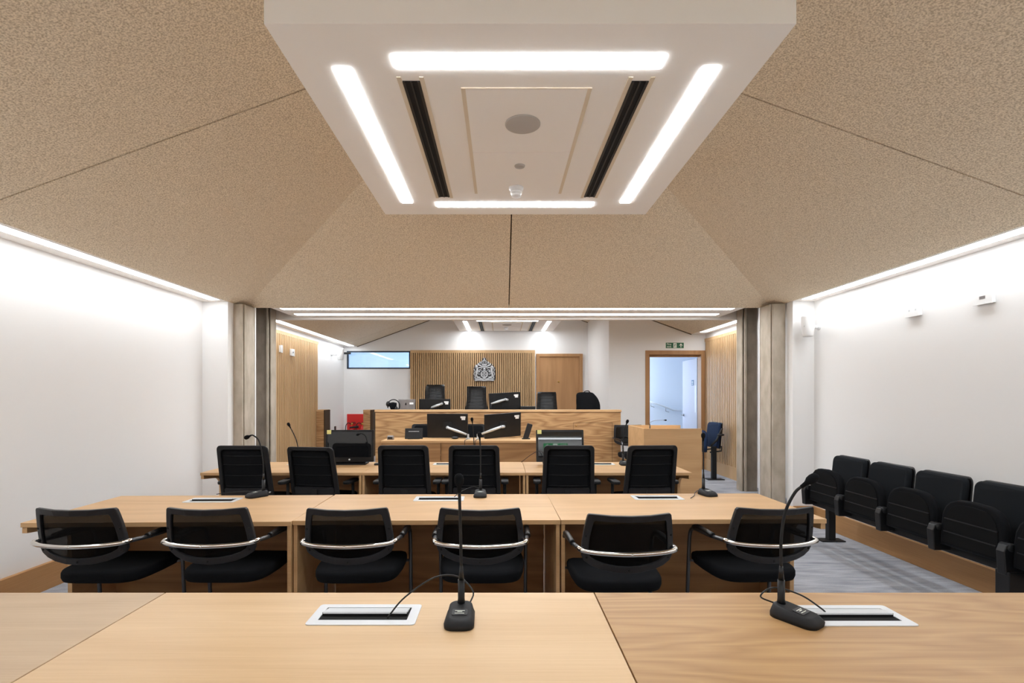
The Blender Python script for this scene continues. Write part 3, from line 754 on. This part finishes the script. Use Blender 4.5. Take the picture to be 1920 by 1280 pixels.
spots = [(-2.33, 4.64, 0, 'leftmost of the six'), (-1.765, 4.80, math.radians(-8), 'second from the left, turned slightly'),
         (-.887, 4.66, 0, 'third from the left'), (-.247, 4.66, 0, 'fourth from the left'),
         (.615, 4.66, math.radians(-2), 'fifth from the left, before the right monitor'), (1.36, 4.66, math.radians(4), 'rightmost of the six, before the witness stand')]
for k, (x, y, rz, w) in enumerate(spots):
    lab = 'black high-backed task chair at the third row, ' + w
    if k == 0: tc_.location = (x, y, 0); tc_.rotation_euler = (0, 0, rz); tag(tc_, lab, group=G)
    else:
        q_ = dup(tc_, (x, y, 0), rz, lab, G)
        if k == 1: q_.scale = (1, 1, .972)      # set a little lower
# clerk chairs: same family, behind the clerk desk, turned to face the room
_c1 = dup(tc_, (-1.10, 7.40, FB), PI, 'black chair behind the clerk desk, left one beside the tablet stand', 'chairs behind the clerk desk')
_c2 = dup(tc_, (-.47, 7.40, FB), PI, 'black chair behind the clerk desk, between the two monitors', 'chairs behind the clerk desk')
_c1.scale = _c2.scale = (1, .8, .86)
# chair beside the witness stand
wc = dup(vc, (1.75, 7.05, FB), math.radians(12), 'black mesh chair with chrome frame standing left of the witness stand')
wc.location = (1.90, 7.50, FB); wc.rotation_euler = (0, 0, PI+.15); del wc['group']

# ------------------------------------------------------------------ tip-up seats on the right wall
def tip_seat(name, label, loc, fab, fab2):
    t = thing(name, label, 'seat', loc)
    # folded seat pan: arched plate across y
    def arch(w, z0, z1, n=10):
        pts = [(-w, z0), (w, z0)]
        for k in range(n+1):
            a = k/n*PI; c, s_ = math.cos(a), math.sin(a)
            pts.append((w*math.copysign(abs(c)**.6, c), z1-.19+.19*abs(s_)**.8))
        return pts
    rings = []
    for x, q in ((.0, .94), (.008, 1.0), (.04, 1.0), (.055, .96), (.06, .88)):
        rings.append([(x+.06*(z-.42), y*q, .58+(z-.58)*q) for y, z in arch(.228, .425, .765)])
    MB().stack(rings).build('seat_pan', M[fab], t)
    inner = arch(.195, .45, .735)
    MB().stack([[(x+.06*(z-.42), y, z) for y, z in inner] for x in (-.006, .003)], False).build('pan_shell', M['shell'], t, .003)
    for z in (.618, .528):
        MB().box(-.012+.06*(z-.42), -.005+.06*(z-.42), -.19, .19, z-.004, z+.004).build('pan_rib', M['frame'], t)
    # back cushion, slightly dished
    rings = []
    for dx_, q in ((0, .95), (.012, 1), (.035, 1), (.05, .96)):
        r = []
        for y, z in rrect(.44*q, .40*q, .05*q, 5, 0, .68):
            r.append((.20+dx_+.10*(z-.5)+.03*(1-(y/.22)**2), y, z))
        rings.append(r)
    MB().stack(rings).build('back_cushion', M[fab2], t)
    MB().stack([[(.262+.10*(z-.5)+.03*(1-(y/.22)**2)+dx_, y, z) for y, z in rrect(.45, .41, .05, 5, 0, .68)] for dx_ in (-.008, .004)], False).build('back_shell', M['black'], t)
    for s in (-1, 1):
        MB().tube([(.30, s*.17, .52), (.30, s*.17, .44), (.12, s*.17, .42)], .012, 8).build('back_bracket', M['black'], t)
    return t
XD = 3.13
G = 'tip-up seats along the right wall'
seats = []
words_ = ('farthest from the camera', 'second from the far end', 'middle one of five', 'second from the right edge', 'nearest, cut off by the right edge')
for k in range(5):
    y = 4.905-.51*k; lab = 'black tip-up seat on the right wall, ' + words_[k]
    if k == 0: s0 = tip_seat('tip_up_seat', lab, (XD, y, 0), 'fabric', 'fabric2'); tag(s0, group=G)
    else: dup(s0, (XD, y, 0), 0, lab, G)
bm_ = thing('seat_support_beam', 'black steel beam and pedestals carrying the tip-up seats on the right wall', 'seat support', (XD+.12, 3.9, 0))
MB().box(-.04, .04, -1.3, 1.3, .355, .415).build('beam', M['blackm'], bm_, .004)
for k in range(6):
    y = 5.16-.51*k-3.9
    a = MB().prism([(-.155, .375), (.06, .375), (.06, .50), (-.05, .545), (-.10, .57), (-.15, .56), (-.165, .52)], y-.028, y+.028, 'y')
    sp2 = a.build('stanchion', M['black'], bm_, .006)
    MB().lathe([(.001, -.034), (.024, -.034), (.024, .034), (.001, .034)], (-.12, y, .545), 16, 'y').build('pivot', M['blackm'], sp2)
    if k in (0, 4):
        xx = 0 if k == 4 else .12
        MB().box(xx-.035, xx+.035, y-.03, y+.03, .012, .36).build('pedestal', M['blackm'], bm_, .004)
        MB().box(xx-.12, xx+.12, y-.06, y+.06, 0, .012).build('foot_plate', M['blackm'], bm_, .004)
    if k == 4:
        MB().box(-.15, -.05, y-.045, y+.045, .012, .40).build('pedestal', M['black'], bm_, .004)
# blue tip-up seat in the back room
bs = tip_seat('tip_up_seat', 'navy blue tip-up seat on a black pedestal by the right slatted panelling', (3.17, 8.12, FB), 'blue', 'blue')
MB().box(.12, .19, -.26, -.20, .012, .52).build('pedestal', M['blackm'], bs, .004)
MB().box(.04, .30, -.30, -.16, 0, .012).build('foot_plate', M['blackm'], bs, .003)
MB().tube([(.10, -.24, .52), (.20, -.24, .62), (.28, -.24, .80)], .018, 8).build('side_arm', M['black'], bs)
MB().ell((.26, -.24, .70), (.06, .03, .02), 12, 8).build('arm_pad', M['frame'], bs)

# ------------------------------------------------------------------ witness stand
ws = thing('witness_stand', 'square oak witness stand with a flat top, right of the third row', 'witness stand', (2.11, 6.2, FB))
h_ = 1.08-FB
MB().box(-.358, .358, 0, .022, .10, h_).build('front_panel', M['desk'], ws, .002)
MB().box(-.350, .350, .006, .022, 0, .094).build('plinth', M['desk'], ws, .002)
MB().box(-.358, -.336, .022, .76, 0, h_).build('side_panel', M['desk'], ws, .002)
MB().box(-.336, .358, .74, .76, 0, h_).build('back_panel', M['desk'], ws, .002)
MB().box(-.336, .336, .022, .74, h_-.07, h_-.045).build('reading_shelf', M['desk'], ws, .002)
mic('slim grey microphone on the witness stand, bent towards the door', (1.865, 6.30, 1.08-.045), math.radians(0),
    [(0, .045, .185), (.08, .045, .225), (.2, .045, .237), (.3, .045, .237)], neck='steel')
# the stand microphone has a short neck
mm = [o for o in COL.objects if o.get('label', '').startswith('slim grey microphone')][0]
mm.scale = (.6, .6, .6)

# ------------------------------------------------------------------ clerk desk
cd = thing('clerk_desk', 'oak clerk desk with a plain front, between the third row and the bench', 'desk', (-.40, 6.6, FB))
hc = .895-FB
MB().box(-1.178, 1.178, 0, .52, hc-.03, hc).build('worktop', M['desk'], cd, .002)
MB().box(-1.176, -.40, .004, .026, 0, hc-.03).build('front_panel', M['panel'], cd, .002)
MB().box(-.396, 1.176, .022, .044, 0, hc-.03).build('front_panel', M['panel'], cd, .002)
MB().box(-1.176, -1.15, .026, .50, 0, hc-.03).build('side_panel', M['panel'], cd)
MB().box(1.15, 1.176, .044, .50, 0, hc-.03).build('side_panel', M['panel'], cd)
ZC = .895
# ------------------------------------------------------------------ judges' bench
jb = thing('judges_bench', 'long high oak bench with a panelled front, before the slatted feature wall', 'bench', (-.05, 7.6, FB))
hb = 1.275-FB
MB().box(-1.86, 1.86, -.012, .14, hb-.035, hb).build('cap_rail', M['desk'], jb, .003)
fp = MB().box(-1.85, 1.85, 0, .024, 0, hb-.035).build('front_panel', M['bench'], jb)
g = MB()
for (xa, xb_, za, zb_) in ((1.135, 1.139, 0, .905), (1.72, 1.724, 0, .905), (1.135, 1.724, .902, .906)): g.box(xa, xb_, -.0015, .001, za, zb_)
g.build('panel_joint', M['slatback'], fp)
MB().lathe([(.001, -.012), (.009, -.012), (.011, 0)], (1.18, -.0, .86), 12, 'y').build('lock', M['brass'], fp)
MB().box(-1.85, -1.825, .024, .78, 0, hb-.2).box(1.825, 1.85, .024, .78, 0, hb-.2).build('end_panel', M['bench'], jb)
MB().box(-1.825, 1.825, .024, .78, 1.085-FB-.03, 1.085-FB).build('worktop', M['desk'], jb)
ZJ = 1.085
# gateway wings left of the bench
for x0, x1, lab in ((-3.47, -3.33, 'oak wing panel against the left wall, left of the red fire point'), (-2.59, -2.46, 'oak wing panel between the red fire point and the bench')):
    t = thing('wing_panel', lab, 'partition', ((x0+x1)/2, 9.45, FB)); a = (x1-x0)/2
    MB().box(-a, a, 0, .03, 0, 1.02).build('face_panel', M['bench'], t)
    MB().box(-a, a, -.006, .32, 1.02, 1.05).build('cap_rail', M['desk'], t)
    MB().box(a, a+(.02 if x0 < -3 else .045), .0, .30, 0, 1.045).build('shaded_recess_panel', M['slatback'], t)  # dark colour stands in for the shaded recess beside the face panel

# ------------------------------------------------------------------ monitors
def arm_monitor(name, label, c, w, h, rz, tilt, arm, clamp, plug=True, roll=0):
    """seen from behind: c centre of the panel (world); arm: world points from mount to clamp"""
    t = thing(name, label, 'monitor', (clamp[0], clamp[1], clamp[2]))
    from mathutils import Euler
    o = Vector(clamp)
    Mx = Matrix.Translation(Vector(c)-o) @ Euler((tilt, roll, rz)).to_matrix().to_4x4()
    MB().prism(rrect(w, h, .008), -.012, .016, 'y').xf(Mx).build('housing', M['black'], t, .003)
    MB().box(-w/2+.01, w/2-.01, .0162, .0172, -h/2+.012, h/2-.01).xf(Mx).build('screen', M['screen'], t)
    MB().prism(rrect(.11, .11, .01), -.024, -.012, 'y').xf(Mx).build('mount_plate', M['blackm'], t)
    if plug: MB().box(w/2-.10, w/2-.03, -.016, -.012, h/2-.06, h/2-.035).box(w/2-.085, w/2-.035, -.016, -.012, h/2-.085, h/2-.058).xf(Mx).build('sticker', M['whitep'], t, label='white label')
    pts = [Vector(p)-o for p in arm]
    MB().tube(pts[:2], [.02, .02], 10).build('joint', M['silver'], t)
    MB().tube([pts[1], pts[1]+(pts[2]-pts[1])*.5, pts[2]], [.017, .020, .013], 10).build('upper_arm', M['silver'], t, label='silver arm')
    MB().tube(pts[2:], .013, 10).build('lower_arm', M['blackm'], t)
    MB().box(-.03, .03, -.03, .03, 0, .015).box(-.012, .012, -.012, .012, 0, .07).build('clamp', M['silver'], t)
    return t
Y0 = 6.98
arm_monitor('desk_monitor', 'black monitor on a silver arm on the clerk desk, left one seen from behind', (-.745, 6.98, 1.07), .565, .335, math.radians(-2), math.radians(6), [(-.74, 6.955, 1.05), (-.74, 6.90, 1.05), (-.47, 6.88, .955), (-.45, 6.86, .94), (-.45, 6.84, .895)], (-.45, 6.84, ZC))
arm_monitor('desk_monitor', 'black monitor on a silver arm on the clerk desk, right one tilted and turned', (.02, 6.98, 1.075), .54, .335, math.radians(22), math.radians(8), [(.04, 6.95, 1.06), (.0, 6.90, 1.06), (-.27, 6.88, .965), (-.31, 6.86, .94), (-.32, 6.84, .895)], (-.32, 6.84, ZC), roll=math.radians(-3))
arm_monitor('desk_monitor', 'black monitor low behind the bench, before the left judge chair', (-1.05, 8.0, 1.27), .49, .33, 0, math.radians(4), [(-1.0, 7.975, 1.33), (-.93, 7.93, 1.365), (-1.10, 7.90, 1.30), (-1.12, 7.9, 1.22), (-1.12, 7.88, 1.085)], (-1.12, 7.88, ZJ))
arm_monitor('desk_monitor', 'black monitor with a silver arm behind the bench, right of the middle judge chair', (.055, 8.0, 1.37), .50, .33, math.radians(8), math.radians(4), [(.10, 7.975, 1.42), (.06, 7.93, 1.43), (-.16, 7.90, 1.36), (-.17, 7.9, 1.30), (-.10, 7.88, 1.085)], (-.10, 7.88, ZJ), roll=math.radians(-3))

def allinone(label, loc, rz, tilt, w=.515, h=.345):
    t = thing('all_in_one_monitor', label, 'monitor', loc, rz)
    Mx = Matrix.Translation((0, 0, .028+h/2)) @ Matrix.Rotation(-tilt, 4, 'X')
    MB().prism(rrect(w, h, .008), -.012, .02, 'y').xf(Mx).build('housing', M['black'], t, .002)
    sc = MB().box(-w/2+.022, w/2-.022, -.0135, -.0122, -h/2+.05, h/2-.024).xf(Mx).build('screen', M['screen'], t)
    MB().lathe([(.001, -.015), (.010, -.015), (.010, -.012)], (0, 0, -h/2+.024), 20, 'y').xf(Mx).build('round_emblem', M['silver'], t)
    MB().box(-w/2+.012, -w/2+.058, -.0150, -.0136, h/2-.045, h/2-.002).xf(Mx).build('sticky_note', M['yellow'], t, label='pale yellow note')
    MB().box(-.18, .18, -.06, .12, 0, .012).build('base', M['blackm'], t, .004)
    MB().box(-.16, .16, .0, .05, .012, .10).build('stand', M['blackm'], t, .004)
    return t
allinone('black glossy monitor facing the camera on the third row, before the red fire point', (-1.64, 5.46, ZT), math.radians(2), math.radians(4))
allinone('black glossy monitor on the third row showing a bright reflected line, half behind a chair', (.635, 5.46, ZT), 0, math.radians(9.8))
kb = tag(MB().box(-.07, .07, -.04, .04, 0, .02).build('docking_box', M['black'], None, .004), 'small black box on the third row beside the left monitor', 'electronic device'); kb.location = (-1.29, 5.42, ZT)
cb = thing('cable_coil', 'thin black cable hanging beside the right monitor on the third row', 'cable', (.42, 5.36, ZT))
MB().tube(bez([(-.20, .2, .01), (-.10, .12, .10), (-.02, .05, .15), (.02, -.04, .14), (.05, -.08, .05), (.08, -.1, .03)], 6), .003, 6).build('cord', M['black'], cb)
MB().box(.05, .12, -.13, -.09, .0, .04).build('plug', M['black'], cb, .004)

# things on the clerk desk
t = thing('tablet_stand', 'black tablet on a stand at the left of the clerk desk', 'tablet', (-1.19, 6.86, ZC), math.radians(4))
MB().obox((0, 0, .075), (.24, .014, .145), (math.radians(-14), 0, 0)).build('tablet', M['black'], t, .003)
MB().obox((0, -.012, .105), (.14, .006, .006), (math.radians(-14), 0, 0)).build('hinge_bar', M['silver'], t)
MB().box(-.08, .08, -.02, .10, 0, .01).build('foot', M['blackm'], t)
t = thing('desk_clock', 'small dark gadget at the left corner of the clerk desk', 'electronic device', (-1.49, 6.78, ZC))
MB().stack([[(x, y, z) for x, y in rrect(.09*q, .06*q, .012)] for z, q in ((0, 1), (.04, .95), (.055, .75))]).build('body', M['greyplastic'], t)
MB().box(-.03, .03, -.031, -.028, .012, .036).build('display', M['black'], t)
t = thing('phone_handset', 'slanted black handset standing on the clerk desk, right of the monitors', 'telephone', (.33, 6.86, ZC), 0)
MB().obox((.03, 0, .105), (.075, .03, .215), (0, math.radians(17), 0)).build('handset', M['frame'], t, .008)
MB().box(-.05, .06, -.04, .04, 0, .014).build('cradle', M['black'], t, .003)
t = tag(MB().ell((0, 0, .02), (.05, .035, .02)).build('computer_mouse', M['frame'], None), 'dark mouse on the clerk desk below the left monitor', 'mouse'); t.location = (-.63, 6.85, ZC)
cb = thing('cable', 'black cables trailing down the clerk desk front from the monitor arms', 'cable', (-.45, 6.6, ZC))
for xs_ in (-.0, .14):
    MB().tube(bez([(xs_, .22, .01), (xs_-.02, .03, .006), (xs_-.03, -.008, -.02), (xs_-.03, -.008, -.25)], 5), .004, 6).build('cord', M['black'], cb)

# things on the bench
t = thing('headphones', 'black headphones on a stand at the left end of the bench', 'headphones', (-1.71, 7.95, ZJ))
MB().tube([(.095*math.cos(a)+.01, 0, .245+.095*math.sin(a)) for a in [math.radians(d) for d in range(-60, 215, 12)]], .008, 8).build('headband', M['black'], t)
MB().ell((-.075, 0, .27), (.035, .03, .045)).build('ear_cushion', M['black'], t)
MB().ell((.045, 0, .19), (.035, .03, .05)).build('ear_cushion', M['black'], t)
MB().lathe([(.07, 0), (.07, .012), (.035, .02), (.035, .18), (.06, .25), (.06, .29), (.001, .30)], n=16).build('stand', M['fabric'], t)
t = thing('silver_monitor', 'small silver-backed screen on the bench, right of the headphones', 'monitor', (-1.49, 7.98, ZJ))
MB().prism([(-.125, .03), (.118, .03), (.13, .345), (-.14, .345)], -.015, .015, 'y').build('housing', M['greyplastic'], t, .006)
MB().ell((-.02, -.016, .27), (.012, .003, .02)).build('emblem', M['blackm'], t)
MB().box(.04, .10, -.0175, -.015, .265, .295).build('sticker', M['whitep'], t)
MB().box(-.10, .10, -.06, .08, 0, .03).build('foot', M['greyplastic'], t)
t = thing('document_box', 'low black box on the bench under the slatted wall, left of the right judge chair', 'electronic device', (.42, 8.0, ZJ))
MB().box(-.115, .115, -.1, .1, 0, .235).build('case', M['black'], t, .004)
MB().box(-.02, .05, -.102, -.1, .19, .20).build('indicator', M['frame'], t)
# black bag
rings = []
for k in range(13):
    v = k/12; z = .46*math.sin(v*PI/2)**.9 if v < 1 else .46
    r0 = (1-v**2.6)**.5 if v < 1 else .02
    ring = []
    for j in range(28):
        a = 2*PI*j/28; nz = 1+.05*math.sin(3*a+5*v)+.04*math.sin(7*a-9*v)+.02*math.sin(13*a+3)
        ring.append((.19*r0*nz*math.cos(a)+.01*math.sin(6*v)-.03*v, .11*r0*nz*math.sin(a), z*1.0))
    rings.append(ring)
bg = thing('bag', 'rounded black bag standing at the right end of the bench', 'bag', (1.37, 8.0, ZJ))
MB().stack(rings).build('bag_body', M['fabric'], bg)
MB().tube(bez([(-.08, -.03, .42), (-.05, -.03, .468), (.01, -.03, .475), (.04, -.02, .44)], 5), .008, 8).build('handle', M['black'], bg)

# judge chairs
def judge_chair():
    t = thing('judge_chair', '', 'chair', (0,0,0))
    rings = []
    prof = [(.50, .50, .02), (.62, .50, .0), (.75, .47, -.015), (.88, .43, -.01), (1.0, .375, .01), (1.10, .355, .035), (1.22, .34, .06), (1.30, .335, .085), (1.335, .32, .10)]
    for z, w, y in prof:
        rings.append([(x, y+.03*(2*x/w)**2+dy, z) for x, dy in ((-w/2, -.01), (-w/4, -.02), (0, -.02), (w/4, -.02), (w/2, -.01), (w/2, .025), (0, .03), (-w/2, .025))])
    bk = MB().stack(rings).build('backrest', M['leather'], t)
    rb = MB()
    for z in [.56+.055*k for k in range(14)]:
        for i in range(len(prof)-1):
            if prof[i][0] <= z <= prof[i+1][0]:
                f_ = (z-prof[i][0])/(prof[i+1][0]-prof[i][0]); w = prof[i][1]+(prof[i+1][1]-prof[i][1])*f_; y = prof[i][2]+(prof[i+1][2]-prof[i][2])*f_
        rb.tube([(-w/2+.01, y-.008, z), (-w/4, y-.018, z), (0, y-.019, z), (w/4, y-.018, z), (w/2-.01, y-.008, z)], .0018, 6)
    rb.build('piping', M['leather'], bk)
    MB().stack([[(x, y-.24, z) for x, y in rrect(.5*q, .5*q, .08*q)] for z, q in ((.44, .92), (.46, 1), (.50, 1), (.52, .9))]).build('seat', M['leather'], t)
    for s in (-1, 1): MB().tube(bez([(s*.25, .0, .62), (s*.28, -.15, .68), (s*.28, -.36, .68), (s*.26, -.42, .60), (s*.25, -.38, .48)], 5), .014, 8).build('armrest', M['black'], t)
    MB().lathe([(.03, .08), (.03, .25), (.02, .25), (.02, .44), (.07, .45)], (0, -.22, 0), 16).build('gas_column', M['black'], t)
    for k in range(5):
        a = 2*PI*k/5+.3; MB().tube([(0, -.22, .09), (.3*math.cos(a), -.22+.3*math.sin(a), .055)], [.026, .014], 8).build('leg', M['steel'], t)
        MB().ell((.3*math.cos(a), -.22+.3*math.sin(a), .027), (.02, .02, .027), 10, 6).build('castor', M['black'], t)
    return t
jc = judge_chair(); G = 'judge chairs behind the bench'
jc.location = (-1.175, 8.85, DZ); tag(jc, 'tall black leather judge chair before the slatted wall, leftmost of three', group=G)
dup(jc, (-.435, 8.85, DZ-.03), math.radians(3), 'tall black leather judge chair with ribbed back, below the crest', G)
dup(jc, (.80, 8.85, DZ-.13), math.radians(-4), 'lower black leather judge chair before the closed oak door', G)

# ------------------------------------------------------------------ coat of arms
ca = thing('coat_of_arms', 'grey metal coat of arms with lion, unicorn and crown on the slatted wall', 'crest', (-.375, YB-.052, 1.81))
def T(pts, r, mb, n=6): mb.tube(bez([(x, -.03-d, z) for x, d, z in pts], 5), r, n)
bp_ = MB().prism([(-.20, .0), (.20, .0), (.235, .03), (.245, .12), (.24, .22), (.235, .30), (.20, .345), (.14, .40), (.07, .435), (.04, .50), (0, .53), (-.04, .50), (-.07, .435), (-.14, .40), (-.20, .345), (-.235, .30), (-.24, .22), (-.245, .12), (-.235, .03)], -.012, 0, 'y')
bp_.build('back_plate', M['crestdark'], ca)
b = MB(); T([(-.21, 0, .02), (-.10, .004, .028), (0, .006, .018), (.10, .004, .028), (.21, 0, .02)], .018, b, 8)
T([(-.20, 0, .055), (-.12, .008, .07), (-.05, .01, .05), (0, .01, .06), (.05, .01, .05), (.12, .008, .07), (.20, 0, .055)], .014, b)
b.build('scroll_base', M['pewter'], ca)
b = MB().prism([(.062*math.cos(a) if True else 0, .155+(.075 if math.sin(a) < 0 else .062)*math.sin(a)) for a in [2*PI*k/28 for k in range(28)]], -.04, -.012, 'y')
b.lathe([(.078, 0), (.085, -.012), (.078, -.02), (.066, -.016), (.066, 0)], (0, -.03, .155), 28, 'y')
sh = b.build('shield', M['pewter'], ca, .003)
q = MB().box(-.003, .003, -.046, -.04, .09, .215).box(-.056, .056, -.046, -.04, .152, .158)
for x, z in ((-.03, .185), (.03, .185), (-.03, .12), (.03, .12)): q.ell((x, -.042, z), (.014, .006, .016), 8, 6)
q.build('quartering', M['crestdark'], sh)
b = MB().ell((0, -.035, .265), (.03, .02, .028), 12, 8).prism([(-.045, .30), (.045, .30), (.05, .335), (-.05, .335)], -.045, -.012, 'y')
hm = b.build('helmet', M['pewter'], ca)
b = MB().prism([(-.045, .345), (.045, .345), (.055, .37), (-.055, .37)], -.05, -.012, 'y')
for s in (-1, -.4, .4, 1): T([(s*.05, .01, .37), (s*.055, .016, .42), (s*.02, .018, .46), (0, .018, .47)], .007, b)
b.ell((0, -.04, .488), (.012, .01, .014), 8, 6).box(-.003, .003, -.042, -.036, .495, .525).box(-.011, .011, -.042, -.036, .506, .512)
for s in (-.045, 0, .045): b.ell((s, -.05, .375), (.009, .006, .011), 8, 6)
b.build('crown', M['pewter'], ca)
b = MB()
for s in (-1, 1):
    T([(s*.05, 0, .31), (s*.09, .01, .345), (s*.13, .004, .36), (s*.125, 0, .395)], .016, b)
    T([(s*.05, 0, .28), (s*.10, .01, .30), (s*.14, .004, .29), (s*.17, 0, .325)], .014, b)
    T([(s*.06, 0, .24), (s*.10, .01, .25), (s*.12, .004, .225), (s*.15, 0, .25)], .011, b)
    T([(s*.08, 0, .38), (s*.10, .008, .41), (s*.07, .004, .425)], .012, b)
b.build('mantling', M['pewter'], ca)
for s, nm in ((-1, 'lion'), (1, 'unicorn')):
    b = MB()
    T([(s*.13, .004, .075), (s*.175, .01, .12), (s*.17, .012, .19), (s*.155, .014, .25), (s*.165, .01, .29)], [.016]*5+[.022]*5+[.026]*5+[.022]*5+[.016], b, 8)
    T([(s*.17, .01, .12), (s*.205, .01, .085), (s*.19, .008, .05)], .012, b)
    T([(s*.16, .012, .21), (s*.12, .016, .20), (s*.095, .012, .22)], .010, b)
    T([(s*.16, .012, .18), (s*.125, .016, .155), (s*.10, .012, .16)], .010, b)
    T([(s*.14, .01, .10), (s*.105, .012, .085), (s*.09, .01, .10)], .010, b)
    T([(s*.19, .004, .11), (s*.228, .004, .16), (s*.205, .004, .21), (s*.232, .004, .265)], .008, b)
    if nm == 'lion':
        b.ell((s*.172, -.045, .315), (.034, .022, .036), 12, 8).prism([(s*.172-.02, .345), (s*.172+.02, .345), (s*.172+.026, .37), (s*.172, .358), (s*.172-.026, .37)], -.05, -.03, 'y')
    else:
        b.ell((s*.165, -.045, .315), (.02, .018, .03), 10, 8); T([(s*.16, .015, .32), (s*.13, .018, .30)], [.014]*5+[.009], b)
        T([(s*.165, .012, .335), (s*.185, .012, .385)], [.006]*5+[.002], b); T([(s*.18, .01, .33), (s*.20, .01, .29), (s*.19, .01, .25)], .010, b)
    b.build(nm, M['pewter'], ca)

# ------------------------------------------------------------------ wall and ceiling fittings
def exit_sign(label, loc, rz, w=.32, h=.098, field='green', white='signwhite'):
    t = thing('fire_exit_sign', label, 'sign', loc, rz); s = h/.098
    MB().box(-w/2-.006, w/2+.006, -.004, 0, -h/2-.006, h/2+.006).build('sign_board', M['signwhite'], t)
    MB().box(-w/2, w/2, -.0052, -.004, -h/2, h/2).build('green_field', M[field], t)
    text_mesh('lettering', 'Fire\nexit', .052*s, M[white], t, Matrix.Translation((-w*.32, -.006, 0)) @ Matrix.Rotation(PI/2, 4, 'X'))
    MB().box(-.025*s, .032*s, -.006, -.0052, -.042*s, .042*s).build('door_symbol', M[white], t)
    r = MB().ell((.006*s, -.0065, .026*s), (.007*s, .001, .007*s), 10, 6)
    for pts in (((.004, .016), (-.002, -.004)), ((-.002, -.004), (.008, -.018), (.004, -.034)), ((-.002, -.004), (-.010, -.016), (-.018, -.020)), ((.003, .012), (.014, .004), (.02, .010)), ((.003, .012), (-.010, .008), (-.012, -.002))):
        r.tube([(x*s, -.0068, z*s) for x, z in pts], .003*s, 6)
    r.build('running_figure', M[field], t)
    MB().prism([(w*.34+x*s, z*s) for x, z in ((0, .036), (-.028, .002), (-.028, -.008), (-.006, .012), (-.006, -.036), (.006, -.036), (.006, .012), (.028, -.008), (.028, .002))], -.006, -.0052, 'y').build('arrow', M[white], t)
    return t
exit_sign('green and white fire exit sign above the open door', (3.095, YD-.002, 2.385), 0)
exit_sign('green fire exit sign on the wall behind the camera, seen only as a reflection', (1.25, -.578, 2.42), PI, .56, .17, 'litgreen', 'litwhite')

t = thing('wall_speaker', 'white loudspeaker on a bracket high on the right wall, near the columns', 'speaker', (XR, 5.79, 2.27))
MB().stack([[(x, y, z) for x, y in [(-.165+.065*math.cos(a)*q, -.06+.075*math.sin(a)*q) for a in [2*PI*k/24 for k in range(24)]]] for z, q in ((-.115, .72), (-.105, .80), (-.02, .98), (.10, 1.0), (.118, .95), (.122, .8))]).build('cabinet', M['whitep'], t)
MB().tube([(0, 0, .0), (-.11, -.04, 0)], .02, 10).lathe([(.001, 0), (.035, 0), (.035, -.012), (.02, -.016)], (0, 0, 0), 16, 'x').build('bracket', M['whitep'], t)
MB().ell((-.225, -.09, 0), (.004, .006, .006), 8, 6).build('indicator', M['silver'], t)
t2 = dup(t, (XL+.02, 10.35, 2.34), PI*.9, 'white loudspeaker on the left wall of the back room, beside the high window')
def wall_box(label, x, y, z, sgn, slot=True, w=.146, h=.09, name='wall_socket'):
    t = thing(name, label, 'socket', (x, y, z))
    b_ = MB().box(0, sgn*.03, -w/2, w/2, -h/2, h/2).build('back_box', M['whitep'], t, .004)
    MB().box(sgn*.03, sgn*.036, -w/2-.004, w/2+.004, -h/2-.004, h/2+.004).build('face_plate', M['whitep'], t, .002)
    if slot: MB().box(sgn*.036, sgn*.038, -.025, .02, -.008, .014).build('port', M['greyplastic'], t)
    else:
        MB().box(sgn*.036, sgn*.0375, -.05, -.035, .0, .015).box(sgn*.036, sgn*.0375, .02, .035, .0, .015).build('port', M['silver'], t)
    return t
wall_box('white double socket high on the right wall, lower and farther one', XR, 4.44, 2.225, -1, False)
wall_box('white box with a grey port high on the right wall, nearer one', XR, 3.79, 2.215, -1, True)
wall_box('small white box on the left slatted panelling, right one with a grey port', XL+.026, 8.33, 2.20, 1, True, .11, .11)
wall_box('small white box on the left slatted panelling, next to the column', XL+.026, 7.9, 2.22, 1, False, .06, .11)
t = thing('bracket_camera', 'small black bracket camera at the left end of the high window', 'camera', (-3.45, YB-.02, 2.42))
MB().tube([(0, 0, 0), (.04, -.12, 0)], .01, 8).build('bracket', M['black'], t)
MB().obox((.05, -.14, .0), (.20, .05, .045)).build('camera_body', M['black'], t, .006)
t = tag(MB().box(0, .012, -.045, .045, -.05, .05).build('wall_switch', M['black'], None, .003), 'small black outlet on the white left wall above the left monitor', 'switch'); t.location = (XL, 10.6, .80)

# red fire point
fpb = tag(MB().box(-.255, .255, -.02, 0, 0, .56).build('fire_point_board', M['red'], None, .004), 'bright red fire point board low on the back wall', 'board'); fpb.location = (-3.17, YB, .50+FB-.15)
for x, lab, hz in ((-3.29, 'red fire extinguisher with a black horn, left on the red board', 1), (-3.06, 'red fire extinguisher with a brass valve, right on the red board', 0)):
    t = thing('fire_extinguisher', lab, 'fire extinguisher', (x, YB-.10, FB+.20))
    MB().lathe([(.06, 0), (.066, .02), (.066, .36), (.05, .42), (.02, .45), (.02, .47)], n=24).build('cylinder', M['redglossy'], t)
    MB().lathe([(.018, .47), (.022, .48), (.022, .51), (.012, .52)], n=14).build('valve', M['brass'], t)
    MB().box(-.01, .09, -.01, .01, .50, .512).box(-.01, .08, -.01, .01, .525, .537).build('lever', M['black'], t)
    MB().tube(bez([(-.02, 0, .49), (-.07, -.02, .52), (-.12, -.03, .47), (-.13, -.03, .35), (-.10, -.03, .22)], 5), .009, 8).build('hose', M['black'], t)
    if hz: MB().tube([(-.02, -.09, .42), (.06, -.09, .43), (.17, -.09, .44)], [.016, .02, .028], 12).build('horn', M['black'], t)
